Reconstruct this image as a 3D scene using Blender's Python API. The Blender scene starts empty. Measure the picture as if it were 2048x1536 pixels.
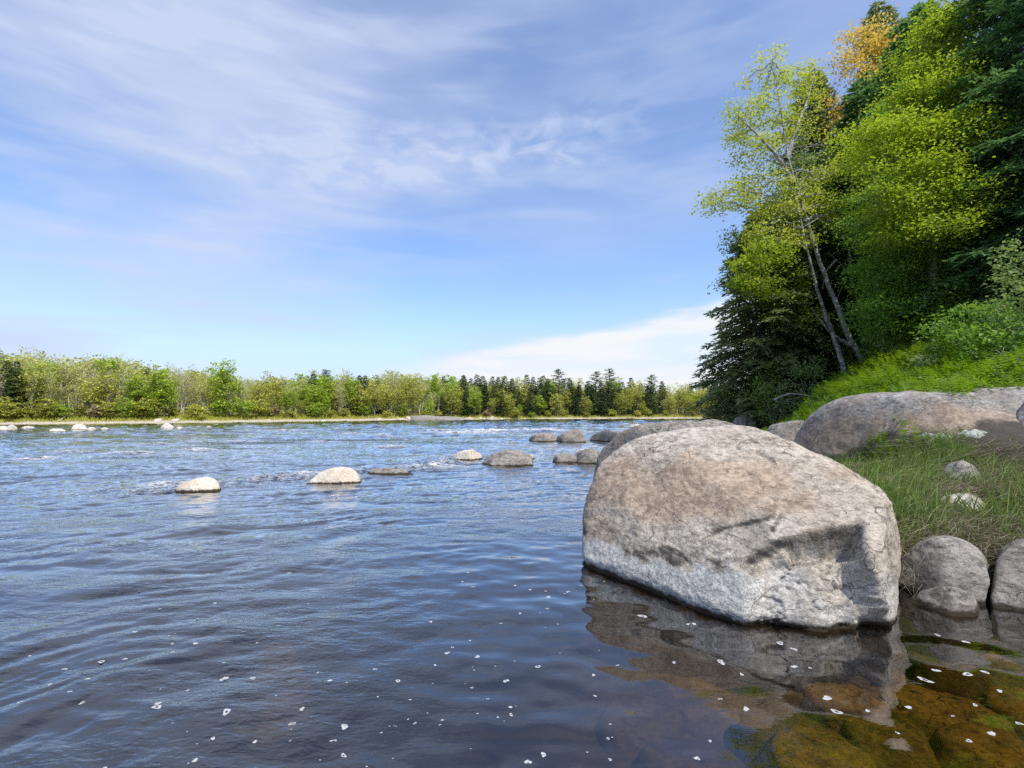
import bpy, bmesh, math, random
import numpy as np
from mathutils import Vector
from mathutils.bvhtree import BVHTree

S = bpy.context.scene
COL = S.collection
rng = np.random.default_rng(11)
random.seed(11)
PI = math.pi

# ------------------------------------------------------------------ camera
CAMZ = 1.5
F = 1000.0
HOR = 825.0
TH = math.atan((HOR - 768) / F)
fwd = np.array([0, math.cos(TH), math.sin(TH)])
upv = np.array([0, -math.sin(TH), math.cos(TH)])
CAM = np.array([0, 0, CAMZ])


def ray(x, y):
    return np.array([1.0, 0, 0]) * ((x - 1024) / F) + upv * ((768 - y) / F) + fwd


def at(x, y, D):
    """the point of the place seen at photo position x, y when it stands D metres down the river"""
    r = ray(x, y)
    return CAM + r * (D / r[1])


def onz(x, y, z=0.0):
    r = ray(x, y)
    return CAM + r * ((z - CAMZ) / r[2])


def proj(P):
    q = P - CAM
    d = q @ fwd
    return 1024 + F * q[:, 0] / d, 768 - F * (q @ upv) / d


cd = bpy.data.cameras.new("camera")
cam = bpy.data.objects.new("camera", cd)
COL.objects.link(cam)
cam.location = (0, 0, CAMZ)
cam.rotation_euler = (PI / 2 + TH, 0, 0)
cd.sensor_width = 36
cd.lens = 36 * F / 2048
cd.clip_start = 0.05
cd.clip_end = 6000
S.camera = cam

# ------------------------------------------------------------------ numpy noise


def _hash(ix, iy, iz, seed):
    h = (ix.astype(np.int64) * 374761393 + iy.astype(np.int64) * 668265263 + iz.astype(np.int64) * 2147483647 + seed * 974711) & 0xffffffff
    h = ((h ^ (h >> 13)) * 1274126177) & 0xffffffff
    h = ((h ^ (h >> 16)) * 2246822519) & 0xffffffff
    return h ^ (h >> 15)


_G = np.random.default_rng(5).normal(size=(256, 3))
_G /= np.linalg.norm(_G, axis=1)[:, None]


def pn(x, y, z=None, seed=0):
    x = np.asarray(x, float)
    y = np.asarray(y, float)
    z = np.zeros_like(x) if z is None else np.asarray(z, float)
    ix, iy, iz = np.floor(x), np.floor(y), np.floor(z)
    fx, fy, fz = x - ix, y - iy, z - iz
    u, v, w = [t * t * t * (t * (t * 6 - 15) + 10) for t in (fx, fy, fz)]
    out = np.zeros_like(x)
    for a in (0, 1):
        wa = u if a else 1 - u
        for b in (0, 1):
            wb = v if b else 1 - v
            for c in (0, 1):
                wc = w if c else 1 - w
                g = _G[_hash(ix + a, iy + b, iz + c, seed) & 255]
                out += wa * wb * wc * (g[:, 0] * (fx - a) + g[:, 1] * (fy - b) + g[:, 2] * (fz - c))
    return out * 1.6


def fbm(x, y, z=None, oct=4, seed=0, gain=0.5):
    o = 0
    a = 1.0
    for k in range(oct):
        f = 2.03 ** k
        o = o + a * pn(x * f, y * f, None if z is None else z * f, seed + k * 7)
        a *= gain
    return o


def sst(a, b, x):
    t = np.clip((x - a) / (b - a), 0, 1)
    return t * t * (3 - 2 * t)


# ------------------------------------------------------------------ mesh helpers
def mesh_np(name, V, Q, tint=None, smooth=False, cols=None):
    me = bpy.data.meshes.new(name)
    V = np.asarray(V, np.float32)
    Q = np.asarray(Q, np.int32)
    k = Q.shape[1]
    me.vertices.add(len(V))
    me.vertices.foreach_set("co", V.ravel())
    me.loops.add(Q.size)
    me.loops.foreach_set("vertex_index", Q.ravel())
    me.polygons.add(len(Q))
    me.polygons.foreach_set("loop_start", np.arange(len(Q), dtype=np.int32) * k)
    me.polygons.foreach_set("loop_total", np.full(len(Q), k, np.int32))
    me.update(calc_edges=True)
    me.polygons.foreach_set("use_smooth", np.full(len(Q), smooth, bool))
    if tint is not None:
        a = me.attributes.new("tint", 'FLOAT', 'POINT')
        a.data.foreach_set("value", np.asarray(tint, np.float32))
    if cols is not None:
        for nm, arr in cols.items():
            arr = np.asarray(arr, np.float32)
            if arr.ndim == 1:
                a = me.attributes.new(nm, 'FLOAT', 'POINT')
                a.data.foreach_set("value", arr)
            else:
                a = me.attributes.new(nm, 'FLOAT_COLOR', 'POINT')
                a.data.foreach_set("color", np.concatenate([arr, np.ones((len(arr), 1), np.float32)], 1).ravel())
    return me


class MB:
    def __init__(self):
        self.V, self.Q, self.T, self.n = [], [], [], 0

    def add(self, V, Q, T=None):
        self.V.append(np.asarray(V, float))
        self.Q.append(np.asarray(Q, int) + self.n)
        self.T.append(np.full(len(V), 0.5) if T is None else np.asarray(T, float))
        self.n += len(V)

    def tube(self, P, R, sides=6):
        P = np.asarray(P, float)
        R = np.broadcast_to(np.asarray(R, float), (len(P),))
        t = np.gradient(P, axis=0)
        t /= np.linalg.norm(t, axis=1)[:, None] + 1e-9
        ref = np.array([0.31, 0.95, 0.05]) if abs(t[0, 2]) > 0.7 else np.array([0, 0, 1.0])
        a = np.cross(t, ref)
        a /= np.linalg.norm(a, axis=1)[:, None] + 1e-9
        b = np.cross(t, a)
        ang = np.arange(sides) * 2 * PI / sides
        V = (P[:, None] + R[:, None, None] * (np.cos(ang)[None, :, None] * a[:, None] + np.sin(ang)[None, :, None] * b[:, None])).reshape(-1, 3)
        i = np.arange(len(P) - 1)[:, None] * sides
        j = np.arange(sides)[None]
        j2 = (j + 1) % sides
        Q = np.stack([i + j, i + j2, i + sides + j2, i + sides + j], -1).reshape(-1, 4)
        self.add(V, Q)

    def kites(self, P, d, n, L, W, T=None, fold=0.0):
        N = len(P)
        d = d / (np.linalg.norm(d, axis=1)[:, None] + 1e-9)
        s = np.cross(d, n)
        s /= np.linalg.norm(s, axis=1)[:, None] + 1e-9
        L = np.broadcast_to(L, (N,))[:, None]
        W = np.broadcast_to(W, (N,))[:, None]
        nn = np.cross(s, d)
        m = P + d * L * 0.45
        V = np.stack([P, m + s * W / 2 + nn * W * fold, P + d * L, m - s * W / 2 + nn * W * fold], 1).reshape(-1, 3)
        Q = np.arange(N * 4).reshape(N, 4)
        self.add(V, Q, None if T is None else np.repeat(T, 4))

    def arrays(self):
        return np.concatenate(self.V), np.concatenate(self.Q), np.concatenate(self.T)

    def mesh(self, name, smooth=False):
        V, Q, T = self.arrays()
        return mesh_np(name, V, Q, T, smooth)


def link(name, me, mat, parent=None):
    o = bpy.data.objects.new(name, me)
    COL.objects.link(o)
    if me is not None:
        me.materials.clear()
        me.materials.append(mat)
    if parent:
        o.parent = parent
    return o


def tag(o, label=None, cat=None, group=None, kind=None):
    if label:
        o["label"] = label
    if cat:
        o["category"] = cat
    if group:
        o["group"] = group
    if kind:
        o["kind"] = kind
    return o


def empty(name, loc, label, cat, group=None):
    o = bpy.data.objects.new(name, None)
    COL.objects.link(o)
    o.location = loc
    o.empty_display_size = 0.2
    return tag(o, label, cat, group)


def copy_tree(o, parent=None):
    c = o.copy()
    COL.objects.link(c)
    if parent:
        c.parent = parent
    for ch in list(o.children):
        copy_tree(ch, c)
    return c


# ------------------------------------------------------------------ node helpers
def newmat(name):
    m = bpy.data.materials.new(name)
    m.use_nodes = True
    nt = m.node_tree
    nt.nodes.clear()
    return m, NT(nt)


class NT:
    def __init__(self, nt):
        self.nt = nt

    def n(self, typ, **kw):
        nd = self.nt.nodes.new(typ)
        for k, v in kw.items():
            if k.startswith("i_"):
                nd.inputs[k[2:].replace("_", " ")].default_value = v
            else:
                setattr(nd, k, v)
        return nd

    def l(self, a, b):
        self.nt.links.new(a, b)

    def val(self, sock, v):
        if hasattr(v, "is_linked") or hasattr(v, "links"):
            self.l(v, sock)
        else:
            sock.default_value = v

    def math(self, op, a, b=None, c=None, clamp=False):
        nd = self.n("ShaderNodeMath", operation=op, use_clamp=clamp)
        self.val(nd.inputs[0], a)
        if b is not None:
            self.val(nd.inputs[1], b)
        if c is not None:
            self.val(nd.inputs[2], c)
        return nd.outputs[0]

    def mix(self, f, a, b, blend='MIX'):
        nd = self.n("ShaderNodeMix", data_type='RGBA', blend_type=blend)
        self.val(nd.inputs[0], f)
        for i, v in ((6, a), (7, b)):
            if isinstance(v, tuple):
                v = v if len(v) == 4 else v + (1,)
            self.val(nd.inputs[i], v)
        return nd.outputs[2]

    def noise(self, vec, scale, detail=4, rough=0.55, dist=0.0):
        nd = self.n("ShaderNodeTexNoise")
        nd.inputs["Scale"].default_value = scale
        nd.inputs["Detail"].default_value = detail
        nd.inputs["Roughness"].default_value = rough
        nd.inputs["Distortion"].default_value = dist
        if vec is not None:
            self.l(vec, nd.inputs["Vector"])
        return nd.outputs["Fac"]

    def ramp(self, f, stops, interp='LINEAR'):
        nd = self.n("ShaderNodeValToRGB")
        nd.color_ramp.interpolation = interp
        el = nd.color_ramp.elements
        while len(el) < len(stops):
            el.new(0.5)
        for e, (p, c) in zip(el, stops):
            e.position = p
            e.color = (c, c, c, 1) if not isinstance(c, tuple) else c + (1,)
        self.val(nd.inputs[0], f)
        return nd.outputs[0]

    def mr(self, v, a, b, c=0.0, d=1.0, smooth=True):
        nd = self.n("ShaderNodeMapRange", interpolation_type='SMOOTHSTEP' if smooth else 'LINEAR')
        self.val(nd.inputs[0], v)
        for i, t in ((1, a), (2, b), (3, c), (4, d)):
            self.val(nd.inputs[i], t)
        return nd.outputs[0]

    def mapping(self, vec, scale=(1, 1, 1), rot=(0, 0, 0), loc=(0, 0, 0)):
        nd = self.n("ShaderNodeMapping")
        nd.inputs["Scale"].default_value = scale
        nd.inputs["Rotation"].default_value = rot
        nd.inputs["Location"].default_value = loc
        self.l(vec, nd.inputs["Vector"])
        return nd.outputs[0]

    def bump(self, h, strength=0.5, dist=0.02, normal=None):
        nd = self.n("ShaderNodeBump")
        nd.inputs["Strength"].default_value = strength
        nd.inputs["Distance"].default_value = dist
        self.l(h, nd.inputs["Height"])
        if normal is not None:
            self.l(normal, nd.inputs["Normal"])
        return nd.outputs[0]

    def attr(self, name):
        return self.n("ShaderNodeAttribute", attribute_name=name)

    def out(self, sh):
        o = self.n("ShaderNodeOutputMaterial")
        self.l(sh, o.inputs["Surface"])

    def principled(self, col, rough=0.8, spec=0.3, normal=None):
        p = self.n("ShaderNodeBsdfPrincipled")
        self.val(p.inputs["Base Color"], col if not isinstance(col, tuple) else col + (1,))
        self.val(p.inputs["Roughness"], rough)
        p.inputs["Specular IOR Level"].default_value = spec
        if normal is not None:
            self.l(normal, p.inputs["Normal"])
        return p.outputs[0]


# ------------------------------------------------------------------ materials
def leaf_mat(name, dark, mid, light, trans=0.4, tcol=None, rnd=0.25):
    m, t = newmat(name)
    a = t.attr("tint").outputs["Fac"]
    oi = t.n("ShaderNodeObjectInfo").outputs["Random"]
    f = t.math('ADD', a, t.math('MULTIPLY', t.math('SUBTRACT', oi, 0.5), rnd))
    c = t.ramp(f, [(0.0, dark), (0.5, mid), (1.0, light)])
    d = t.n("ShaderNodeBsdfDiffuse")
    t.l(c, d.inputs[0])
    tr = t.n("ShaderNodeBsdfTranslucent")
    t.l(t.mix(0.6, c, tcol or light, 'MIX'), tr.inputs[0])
    ms = t.n("ShaderNodeMixShader")
    ms.inputs[0].default_value = trans
    t.l(d.outputs[0], ms.inputs[1])
    t.l(tr.outputs[0], ms.inputs[2])
    g = t.n("ShaderNodeBsdfGlossy")
    g.inputs["Roughness"].default_value = 0.5
    g.inputs["Color"].default_value = (0.9, 0.95, 0.9, 1)
    ms2 = t.n("ShaderNodeMixShader")
    ms2.inputs[0].default_value = 0.03
    t.l(ms.outputs[0], ms2.inputs[1])
    t.l(g.outputs[0], ms2.inputs[2])
    t.out(ms2.outputs[0])
    return m


def bark_mat(name, a, b, scale=6, patch=None):
    m, t = newmat(name)
    pos = t.n("ShaderNodeNewGeometry").outputs["Position"]
    v = t.mapping(pos, (1, 1, 0.35))
    f = t.noise(v, scale, 5, 0.65)
    c = t.mix(t.mr(f, 0.35, 0.65), a, b)
    if patch:
        g = t.noise(t.mapping(pos, (1, 1, 2.2)), scale * 0.9, 4, 0.7)
        c = t.mix(t.mr(g, 0.54, 0.6), c, patch)
    t.out(t.principled(c, 0.9, 0.15, t.bump(f, 0.6, 0.02)))
    return m


M = {}
M["birch_leaf"] = leaf_mat("birch_leaf", (0.17, 0.25, 0.015), (0.35, 0.44, 0.03), (0.56, 0.60, 0.06), 0.52, (0.70, 0.76, 0.07))
M["lime_leaf"] = leaf_mat("lime_leaf", (0.09, 0.16, 0.01), (0.22, 0.32, 0.018), (0.38, 0.46, 0.03), 0.55, (0.55, 0.70, 0.03))
M["deep_leaf"] = leaf_mat("deep_leaf", (0.075, 0.155, 0.02), (0.155, 0.29, 0.035), (0.26, 0.40, 0.05), 0.5, (0.34, 0.58, 0.05))
M["gold_leaf"] = leaf_mat("gold_leaf", (0.30, 0.19, 0.03), (0.52, 0.36, 0.05), (0.68, 0.52, 0.13), 0.5, (0.92, 0.70, 0.10))
M["hemlock_leaf"] = leaf_mat("hemlock_leaf", (0.045, 0.11, 0.04), (0.10, 0.21, 0.07), (0.19, 0.32, 0.10), 0.45, (0.20, 0.38, 0.10))
M["spruce_leaf"] = leaf_mat("spruce_leaf", (0.12, 0.16, 0.065), (0.22, 0.27, 0.11), (0.36, 0.39, 0.16), 0.45, (0.26, 0.34, 0.10))
M["shrub_leaf"] = leaf_mat("shrub_leaf", (0.10, 0.17, 0.05), (0.19, 0.28, 0.085), (0.30, 0.38, 0.15), 0.48, (0.38, 0.52, 0.10))
M["far_pale"] = leaf_mat("far_pale", (0.28, 0.29, 0.08), (0.48, 0.49, 0.15), (0.66, 0.66, 0.27), 0.35, (0.65, 0.68, 0.18), 0.4)
M["far_bright"] = leaf_mat("far_bright", (0.16, 0.24, 0.02), (0.33, 0.46, 0.035), (0.50, 0.62, 0.06), 0.38, (0.42, 0.55, 0.05), 0.3)
M["far_olive"] = leaf_mat("far_olive", (0.22, 0.25, 0.035), (0.43, 0.46, 0.06), (0.63, 0.63, 0.11), 0.35, (0.45, 0.42, 0.08), 0.6)
M["far_dark"] = leaf_mat("far_dark", (0.03, 0.055, 0.024), (0.065, 0.105, 0.04), (0.14, 0.18, 0.065), 0.15, (0.1, 0.18, 0.05), 0.4)
M["far_red"] = leaf_mat("far_red", (0.22, 0.16, 0.09), (0.38, 0.29, 0.17), (0.48, 0.40, 0.24), 0.3, (0.4, 0.28, 0.12), 0.4)
M["grass"] = leaf_mat("grass", (0.055, 0.11, 0.02), (0.15, 0.25, 0.045), (0.32, 0.41, 0.10), 0.35, (0.3, 0.42, 0.05))
M["straw"] = leaf_mat("straw", (0.18, 0.16, 0.10), (0.34, 0.30, 0.21), (0.56, 0.51, 0.38), 0.2, (0.5, 0.42, 0.25))
M["fern"] = leaf_mat("fern", (0.022, 0.06, 0.008), (0.075, 0.145, 0.014), (0.19, 0.28, 0.03), 0.42, (0.38, 0.62, 0.01))
M["litter"] = leaf_mat("litter", (0.10, 0.055, 0.03), (0.27, 0.16, 0.09), (0.5, 0.36, 0.24), 0.15, (0.4, 0.25, 0.12))
M["bark_dark"] = bark_mat("bark_dark", (0.035, 0.028, 0.022), (0.09, 0.075, 0.06))
M["bark_grey"] = bark_mat("bark_grey", (0.16, 0.145, 0.125), (0.30, 0.28, 0.25))
M["bark_birch"] = bark_mat("bark_birch", (0.13, 0.125, 0.11), (0.34, 0.33, 0.30), 7, (0.52, 0.52, 0.47))
M["bark_pale"] = bark_mat("bark_pale", (0.42, 0.38, 0.29), (0.66, 0.62, 0.52), 3)
M["driftwood"] = bark_mat("driftwood", (0.26, 0.25, 0.23), (0.5, 0.48, 0.44), 8)


def rock_mat(name, light, mid, dark, scale=1.0, warm=None, lichen=0.0):
    m, t = newmat(name)
    geo = t.n("ShaderNodeNewGeometry")
    pos = geo.outputs["Position"]
    big = t.noise(pos, 1.6 * scale, 5, 0.6, 0.4)
    medn = t.noise(pos, 9 * scale, 6, 0.68)
    fine = t.noise(t.mapping(pos, (1, 1, 1.5)), 62 * scale, 6, 0.82)
    streak = t.noise(t.mapping(pos, (3.5, 3.5, 9), (0.45, 0.5, 0.2)), 2.2 * scale, 6, 0.7, 0.6)
    c = t.mix(t.mr(big, 0.36, 0.66), mid, light)
    if warm:
        c = t.mix(t.math('MULTIPLY', t.mr(t.noise(pos, 2.3 * scale, 4, 0.6), 0.45, 0.62), 0.75), c, warm)
    c = t.mix(t.math('MULTIPLY', t.mr(medn, 0.48, 0.64), 0.5), c, dark)
    c = t.mix(t.math('MULTIPLY', t.mr(streak, 0.50, 0.62), 0.75), c, dark)
    fst = t.noise(t.mapping(pos, (22, 22, 40), (0.5, 0.55, 0.3)), 1.0 * scale, 6, 0.75, 0.4)
    c = t.mix(t.math('MULTIPLY', t.mr(fst, 0.50, 0.66), 0.7), c, tuple(x * 0.7 for x in dark))
    c = t.mix(t.math('MULTIPLY', t.mr(fst, 0.47, 0.34), 0.5), c, tuple(min(1, x * 1.3) for x in light))
    c = t.mix(t.math('MULTIPLY', t.mr(fine, 0.52, 0.66), 0.55), c, tuple(x * 0.5 for x in dark))
    c = t.mix(t.math('MULTIPLY', t.mr(fine, 0.46, 0.34), 0.4), c, tuple(min(1, x * 1.35) for x in light))
    if lichen:
        lf = t.noise(pos, 22 * scale, 3, 0.6)
        c = t.mix(t.math('MULTIPLY', t.mr(lf, 0.66, 0.70), lichen), c, (0.5, 0.54, 0.5))
    wv = t.n("ShaderNodeVectorMath", operation='ADD')
    t.l(pos, wv.inputs[0])
    wn = t.n("ShaderNodeTexNoise")
    wn.inputs["Scale"].default_value = 3.0 * scale
    wn.inputs["Detail"].default_value = 5
    t.l(pos, wn.inputs["Vector"])
    ws = t.n("ShaderNodeVectorMath", operation='SCALE')
    t.l(wn.outputs["Color"], ws.inputs[0])
    ws.inputs["Scale"].default_value = 0.55 / scale
    t.l(ws.outputs[0], wv.inputs[1])
    vo = t.n("ShaderNodeTexVoronoi", feature='DISTANCE_TO_EDGE')
    vo.inputs["Scale"].default_value = 1.7 * scale
    t.l(t.mapping(wv.outputs[0], (1, 1, 1.8), (0.3, 0.4, 0.2)), vo.inputs["Vector"])
    crack = t.math('MULTIPLY', t.mr(vo.outputs["Distance"], 0.016, 0.002), t.mr(t.noise(pos, 2.1 * scale, 3, 0.6), 0.50, 0.60))
    c = t.mix(t.math('MULTIPLY', crack, 0.42), c, tuple(x * 0.35 for x in dark))
    # authored layers carried by the mesh: weathering, plus shade painted dark
    w = t.attr("wt").outputs["Color"]
    sep = t.n("ShaderNodeSeparateColor")
    t.l(w, sep.inputs[0])
    jit = t.math('MULTIPLY', t.math('SUBTRACT', fine, 0.5), 1.3)

    def lay(ch, amt):
        return t.math('MULTIPLY', t.mr(t.math('ADD', ch, t.math('MULTIPLY', jit, t.mr(ch, 0.0, 0.3))), 0.1, 0.9), amt)
    c = t.mix(lay(sep.outputs[0], 0.85), c, t.mix(t.mr(t.math('ADD', t.math('MULTIPLY', medn, 0.5), t.math('MULTIPLY', fst, 0.5)), 0.40, 0.58), (0.50, 0.385, 0.28), (0.26, 0.19, 0.14)))
    c = t.mix(lay(sep.outputs[1], 0.9), c, t.mix(t.mr(t.math('ADD', t.math('MULTIPLY', fine, 0.5), t.math('MULTIPLY', fst, 0.5)), 0.41, 0.58), (0.72, 0.71, 0.67), (0.30, 0.30, 0.295)))
    c = t.mix(lay(sep.outputs[2], 0.93), c, (0.055, 0.05, 0.045))
    # wet dark rim where the rock meets the river
    z = t.n("ShaderNodeSeparateXYZ")
    t.l(pos, z.inputs[0])
    wet = t.mr(t.math('ADD', z.outputs[2], t.math('MULTIPLY', t.math('SUBTRACT', medn, 0.5), 0.10)), 0.055, 0.02)
    c = t.mix(t.math('MULTIPLY', wet, t.attr("wet").outputs["Fac"]), c, (0.045, 0.035, 0.024))
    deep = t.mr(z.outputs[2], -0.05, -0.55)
    c = t.mix(t.math('MULTIPLY', deep, t.attr("wet").outputs["Fac"]), c, (0.02, 0.014, 0.006))  # below the waterline, light lost to the water is painted as darkening
    b = t.bump(medn, 0.7, 0.04)
    b = t.bump(t.math('SUBTRACT', 1.0, crack), 0.8, 0.03, b)
    b = t.bump(fine, 0.8, 0.012, b)
    t.out(t.principled(c, 0.85, 0.25, b))
    return m


M["granite"] = rock_mat("granite", (0.61, 0.55, 0.465), (0.47, 0.41, 0.335), (0.20, 0.17, 0.14))
M["granite_shade"] = rock_mat("granite_shade", (0.42, 0.40, 0.38), (0.28, 0.255, 0.23), (0.09, 0.082, 0.074), 1.0, (0.27, 0.205, 0.155), 0.8)
M["granite_pale"] = rock_mat("granite_pale", (0.78, 0.73, 0.64), (0.68, 0.61, 0.51), (0.55, 0.47, 0.38), 1.3, (0.56, 0.44, 0.32))
M["granite_grey"] = rock_mat("granite_grey", (0.42, 0.39, 0.35), (0.28, 0.255, 0.225), (0.10, 0.09, 0.08), 1.2)
M["granite_far"] = rock_mat("granite_far", (0.74, 0.69, 0.62), (0.62, 0.56, 0.49), (0.40, 0.35, 0.30), 0.6)
M["bed_stone_dull"] = rock_mat("bed_stone_dull", (0.12, 0.09, 0.035), (0.085, 0.06, 0.022), (0.045, 0.033, 0.014), 1.5)
M["bed_stone"] = rock_mat("bed_stone", (0.33, 0.24, 0.055), (0.19, 0.145, 0.04), (0.06, 0.05, 0.02), 1.5)


# ------------------------------------------------------------------ terrain
XR_Y = [-30, 3.5, 4.3, 5, 8, 12, 18, 25, 40, 60, 72, 90, 130, 300]
XR_X = [2.3, 2.3, 2.5, 2.9, 3.7, 5.0, 8.3, 11.2, 18, 26.5, 34, 62, 160, 900]
FB_X = [-900, -200, -90, -62, -46, -14, 20, 60, 100, 300, 900]
FB_Y = [20, 40, 54, 61, 73, 106, 119, 126, 131, 160, 240]


def land_s(x, y):
    a = (x - np.interp(y, XR_Y, XR_X)) * 0.93
    b = y - np.interp(x, [2, 3, 5, 7, 10, 20], [4.35, 4.45, 4.35, 3.8, 2.5, -4])
    k = 0.5
    h = np.clip(0.5 + 0.5 * (b - a) / k, 0, 1)
    return b * (1 - h) + a * h - k * h * (1 - h)


def ground_z(x, y):
    x = np.asarray(x, float)
    y = np.asarray(y, float)
    s = land_s(x, y) + 0.12 * pn(x * 0.6, y * 0.6, seed=3)
    z = np.interp(s, [-12, -5, -2, -0.8, -0.2, 0, 0.16, 0.4, 0.8, 1.6, 2.5, 4, 8, 15, 40, 300], [-1.3, -1.15, -0.72, -0.42, -0.2, -0.03, 0.24, 0.42, 0.58, 0.84, 1.85, 2.85, 4.8, 6.8, 8.5, 14])
    z = np.where(z > 0.84, 0.84 + (z - 0.84) * (0.60 + 0.40 * sst(8, 15, y)), z)
    z = z + np.clip(s, 0, 1) * 0.10 * fbm(x * 0.9, y * 0.9, oct=3, seed=9) + np.where(s < 0, 0.06 * fbm(x * 1.3, y * 1.3, oct=3, seed=19), 0)
    f = y - np.interp(x, FB_X, FB_Y) + 1.2 * pn(x * 0.12, y * 0.12, seed=4) + 0.5 * pn(x * 0.5, y * 0.5, seed=5)
    zf = np.interp(f, [-8, -2, 0, 1.2, 5, 12, 60, 800], [-1.3, -0.5, 0.0, 0.28, 0.75, 1.1, 2.0, 6]) + np.clip(f, 0, 2) * 0.08 * pn(x * 0.7, y * 0.7, seed=6)
    return np.maximum(z, zf)


def gz(x, y):
    return float(ground_z(np.array([x]), np.array([y]))[0])


def fan(nc, nr, d0, d1, half, oy=-2.0):
    a = np.linspace(-half, half, nc)
    d = np.geomspace(d0, d1, nr)
    A, Dd = np.meshgrid(np.tan(a), d)
    X = (A * Dd).ravel()
    Y = (Dd + oy).ravel()
    i = np.arange(nr - 1)[:, None] * nc
    j = np.arange(nc - 1)[None]
    Q = np.stack([i + j, i + j + 1, i + nc + j + 1, i + nc + j], -1).reshape(-1, 4)
    return X, Y, Q


def terrain_mat():
    m, t = newmat("bank_soil")
    pos = t.n("ShaderNodeNewGeometry").outputs["Position"]
    sx = t.n("ShaderNodeSeparateXYZ")
    t.l(pos, sx.inputs[0])
    z = sx.outputs[2]
    y = sx.outputs[1]
    n1 = t.noise(pos, 1.1, 6, 0.65)
    n2 = t.noise(pos, 6, 5, 0.7)
    n3 = t.noise(pos, 30, 4, 0.7)
    soil = t.mix(t.mr(n2, 0.35, 0.65), (0.035, 0.04, 0.016), (0.11, 0.085, 0.045))
    soil = t.mix(t.math('MULTIPLY', t.mr(n3, 0.5, 0.65), 0.6), soil, (0.16, 0.12, 0.07))
    far = t.mix(t.mr(n1, 0.35, 0.65), (0.20, 0.19, 0.06), (0.30, 0.25, 0.11))
    sand = t.mix(t.mr(n2, 0.4, 0.6), (0.36, 0.31, 0.24), (0.55, 0.49, 0.40))
    far = t.mix(t.mr(t.math('ADD', z, t.math('MULTIPLY', t.math('SUBTRACT', n1, 0.5), 0.6)), 0.25, 0.45), sand, far)
    land = t.mix(t.mr(y, 44, 50), soil, far)
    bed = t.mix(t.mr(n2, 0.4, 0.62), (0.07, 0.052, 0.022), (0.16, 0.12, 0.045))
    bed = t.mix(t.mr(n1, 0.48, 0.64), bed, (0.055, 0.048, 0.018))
    bed = t.mix(t.mr(z, -0.3, -0.85), bed, (0.012, 0.011, 0.010))  # light fading with depth is painted into the bed colour
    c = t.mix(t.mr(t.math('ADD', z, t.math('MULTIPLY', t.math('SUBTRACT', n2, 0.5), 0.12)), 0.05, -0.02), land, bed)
    b = t.bump(n2, 0.6, 0.06)
    b = t.bump(n3, 0.5, 0.02, b)
    t.out(t.principled(c, 0.9, 0.15, b))
    return m


X, Y, Q = fan(420, 460, 0.9, 3000, math.radians(66))
tz = ground_z(X, Y)
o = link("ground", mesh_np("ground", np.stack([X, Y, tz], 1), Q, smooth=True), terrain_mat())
tag(o, "river bed and the earth banks on both sides of the river", "ground", kind="structure")

# ------------------------------------------------------------------ rocks
_ico = {}


def ico(sub):
    if sub not in _ico:
        bm = bmesh.new()
        bmesh.ops.create_icosphere(bm, subdivisions=sub, radius=1)
        V = np.array([v.co[:] for v in bm.verts])
        V /= np.linalg.norm(V, axis=1)[:, None]
        T = np.array([[v.index for v in f.verts] for f in bm.faces])
        bm.free()
        _ico[sub] = (V, T)
    return _ico[sub]


def normals_of(V, T):
    n = np.cross(V[T[:, 1]] - V[T[:, 0]], V[T[:, 2]] - V[T[:, 0]])
    N = np.zeros_like(V)
    for k in range(3):
        np.add.at(N, T[:, k], n)
    return N / (np.linalg.norm(N, axis=1)[:, None] + 1e-12)


def hull(C, planes, p, sub):
    d, T = ico(sub)
    acc = np.zeros(len(d))
    for n, h in planes:
        n = np.asarray(n, float)
        n = n / np.linalg.norm(n)
        acc += np.clip(d @ n / h, 0, None) ** p
    r = acc ** (-1.0 / p)
    return C + d * r[:, None], T


def sil_planes(C, sil):
    out = []
    for (a, b) in zip(sil[:-1], sil[1:]):
        n = np.cross(ray(*a), ray(*b))
        n /= np.linalg.norm(n)
        h = n @ (CAM - C)
        if h < 0:
            n, h = -n, -h
        out.append((n, max(h, 0.02)))
    return out


def rough_up(V, T, size, amp, seed, oct=5):
    N = normals_of(V, T)
    q = V / size
    f = fbm(q[:, 0] * 1.3, q[:, 1] * 1.3, q[:, 2] * 1.3, oct, seed, 0.5)
    r = 1 - np.abs(pn(q[:, 0] * 2.1 + 9, q[:, 1] * 2.1, q[:, 2] * 3.2, seed + 50)) * 2
    return V + N * (size * amp * (f + 0.25 * np.clip(r, -1, 1) ** 3 * 0.4))[:, None]


def finish_rock(name, V, T, C, mat, label, cat, group=None, wt=None, wet=1.0, parent=None, subcols=None):
    base = np.array([C[0], C[1], 0.0])
    cols = {"wt": np.zeros((len(V), 3)) if wt is None else wt, "wet": np.full(len(V), wet)}
    me = mesh_np(name, V - base, T, smooth=True, cols=cols)
    o = link(name, me, M[mat])
    o.location = base
    return tag(o, label, cat, group)


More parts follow.
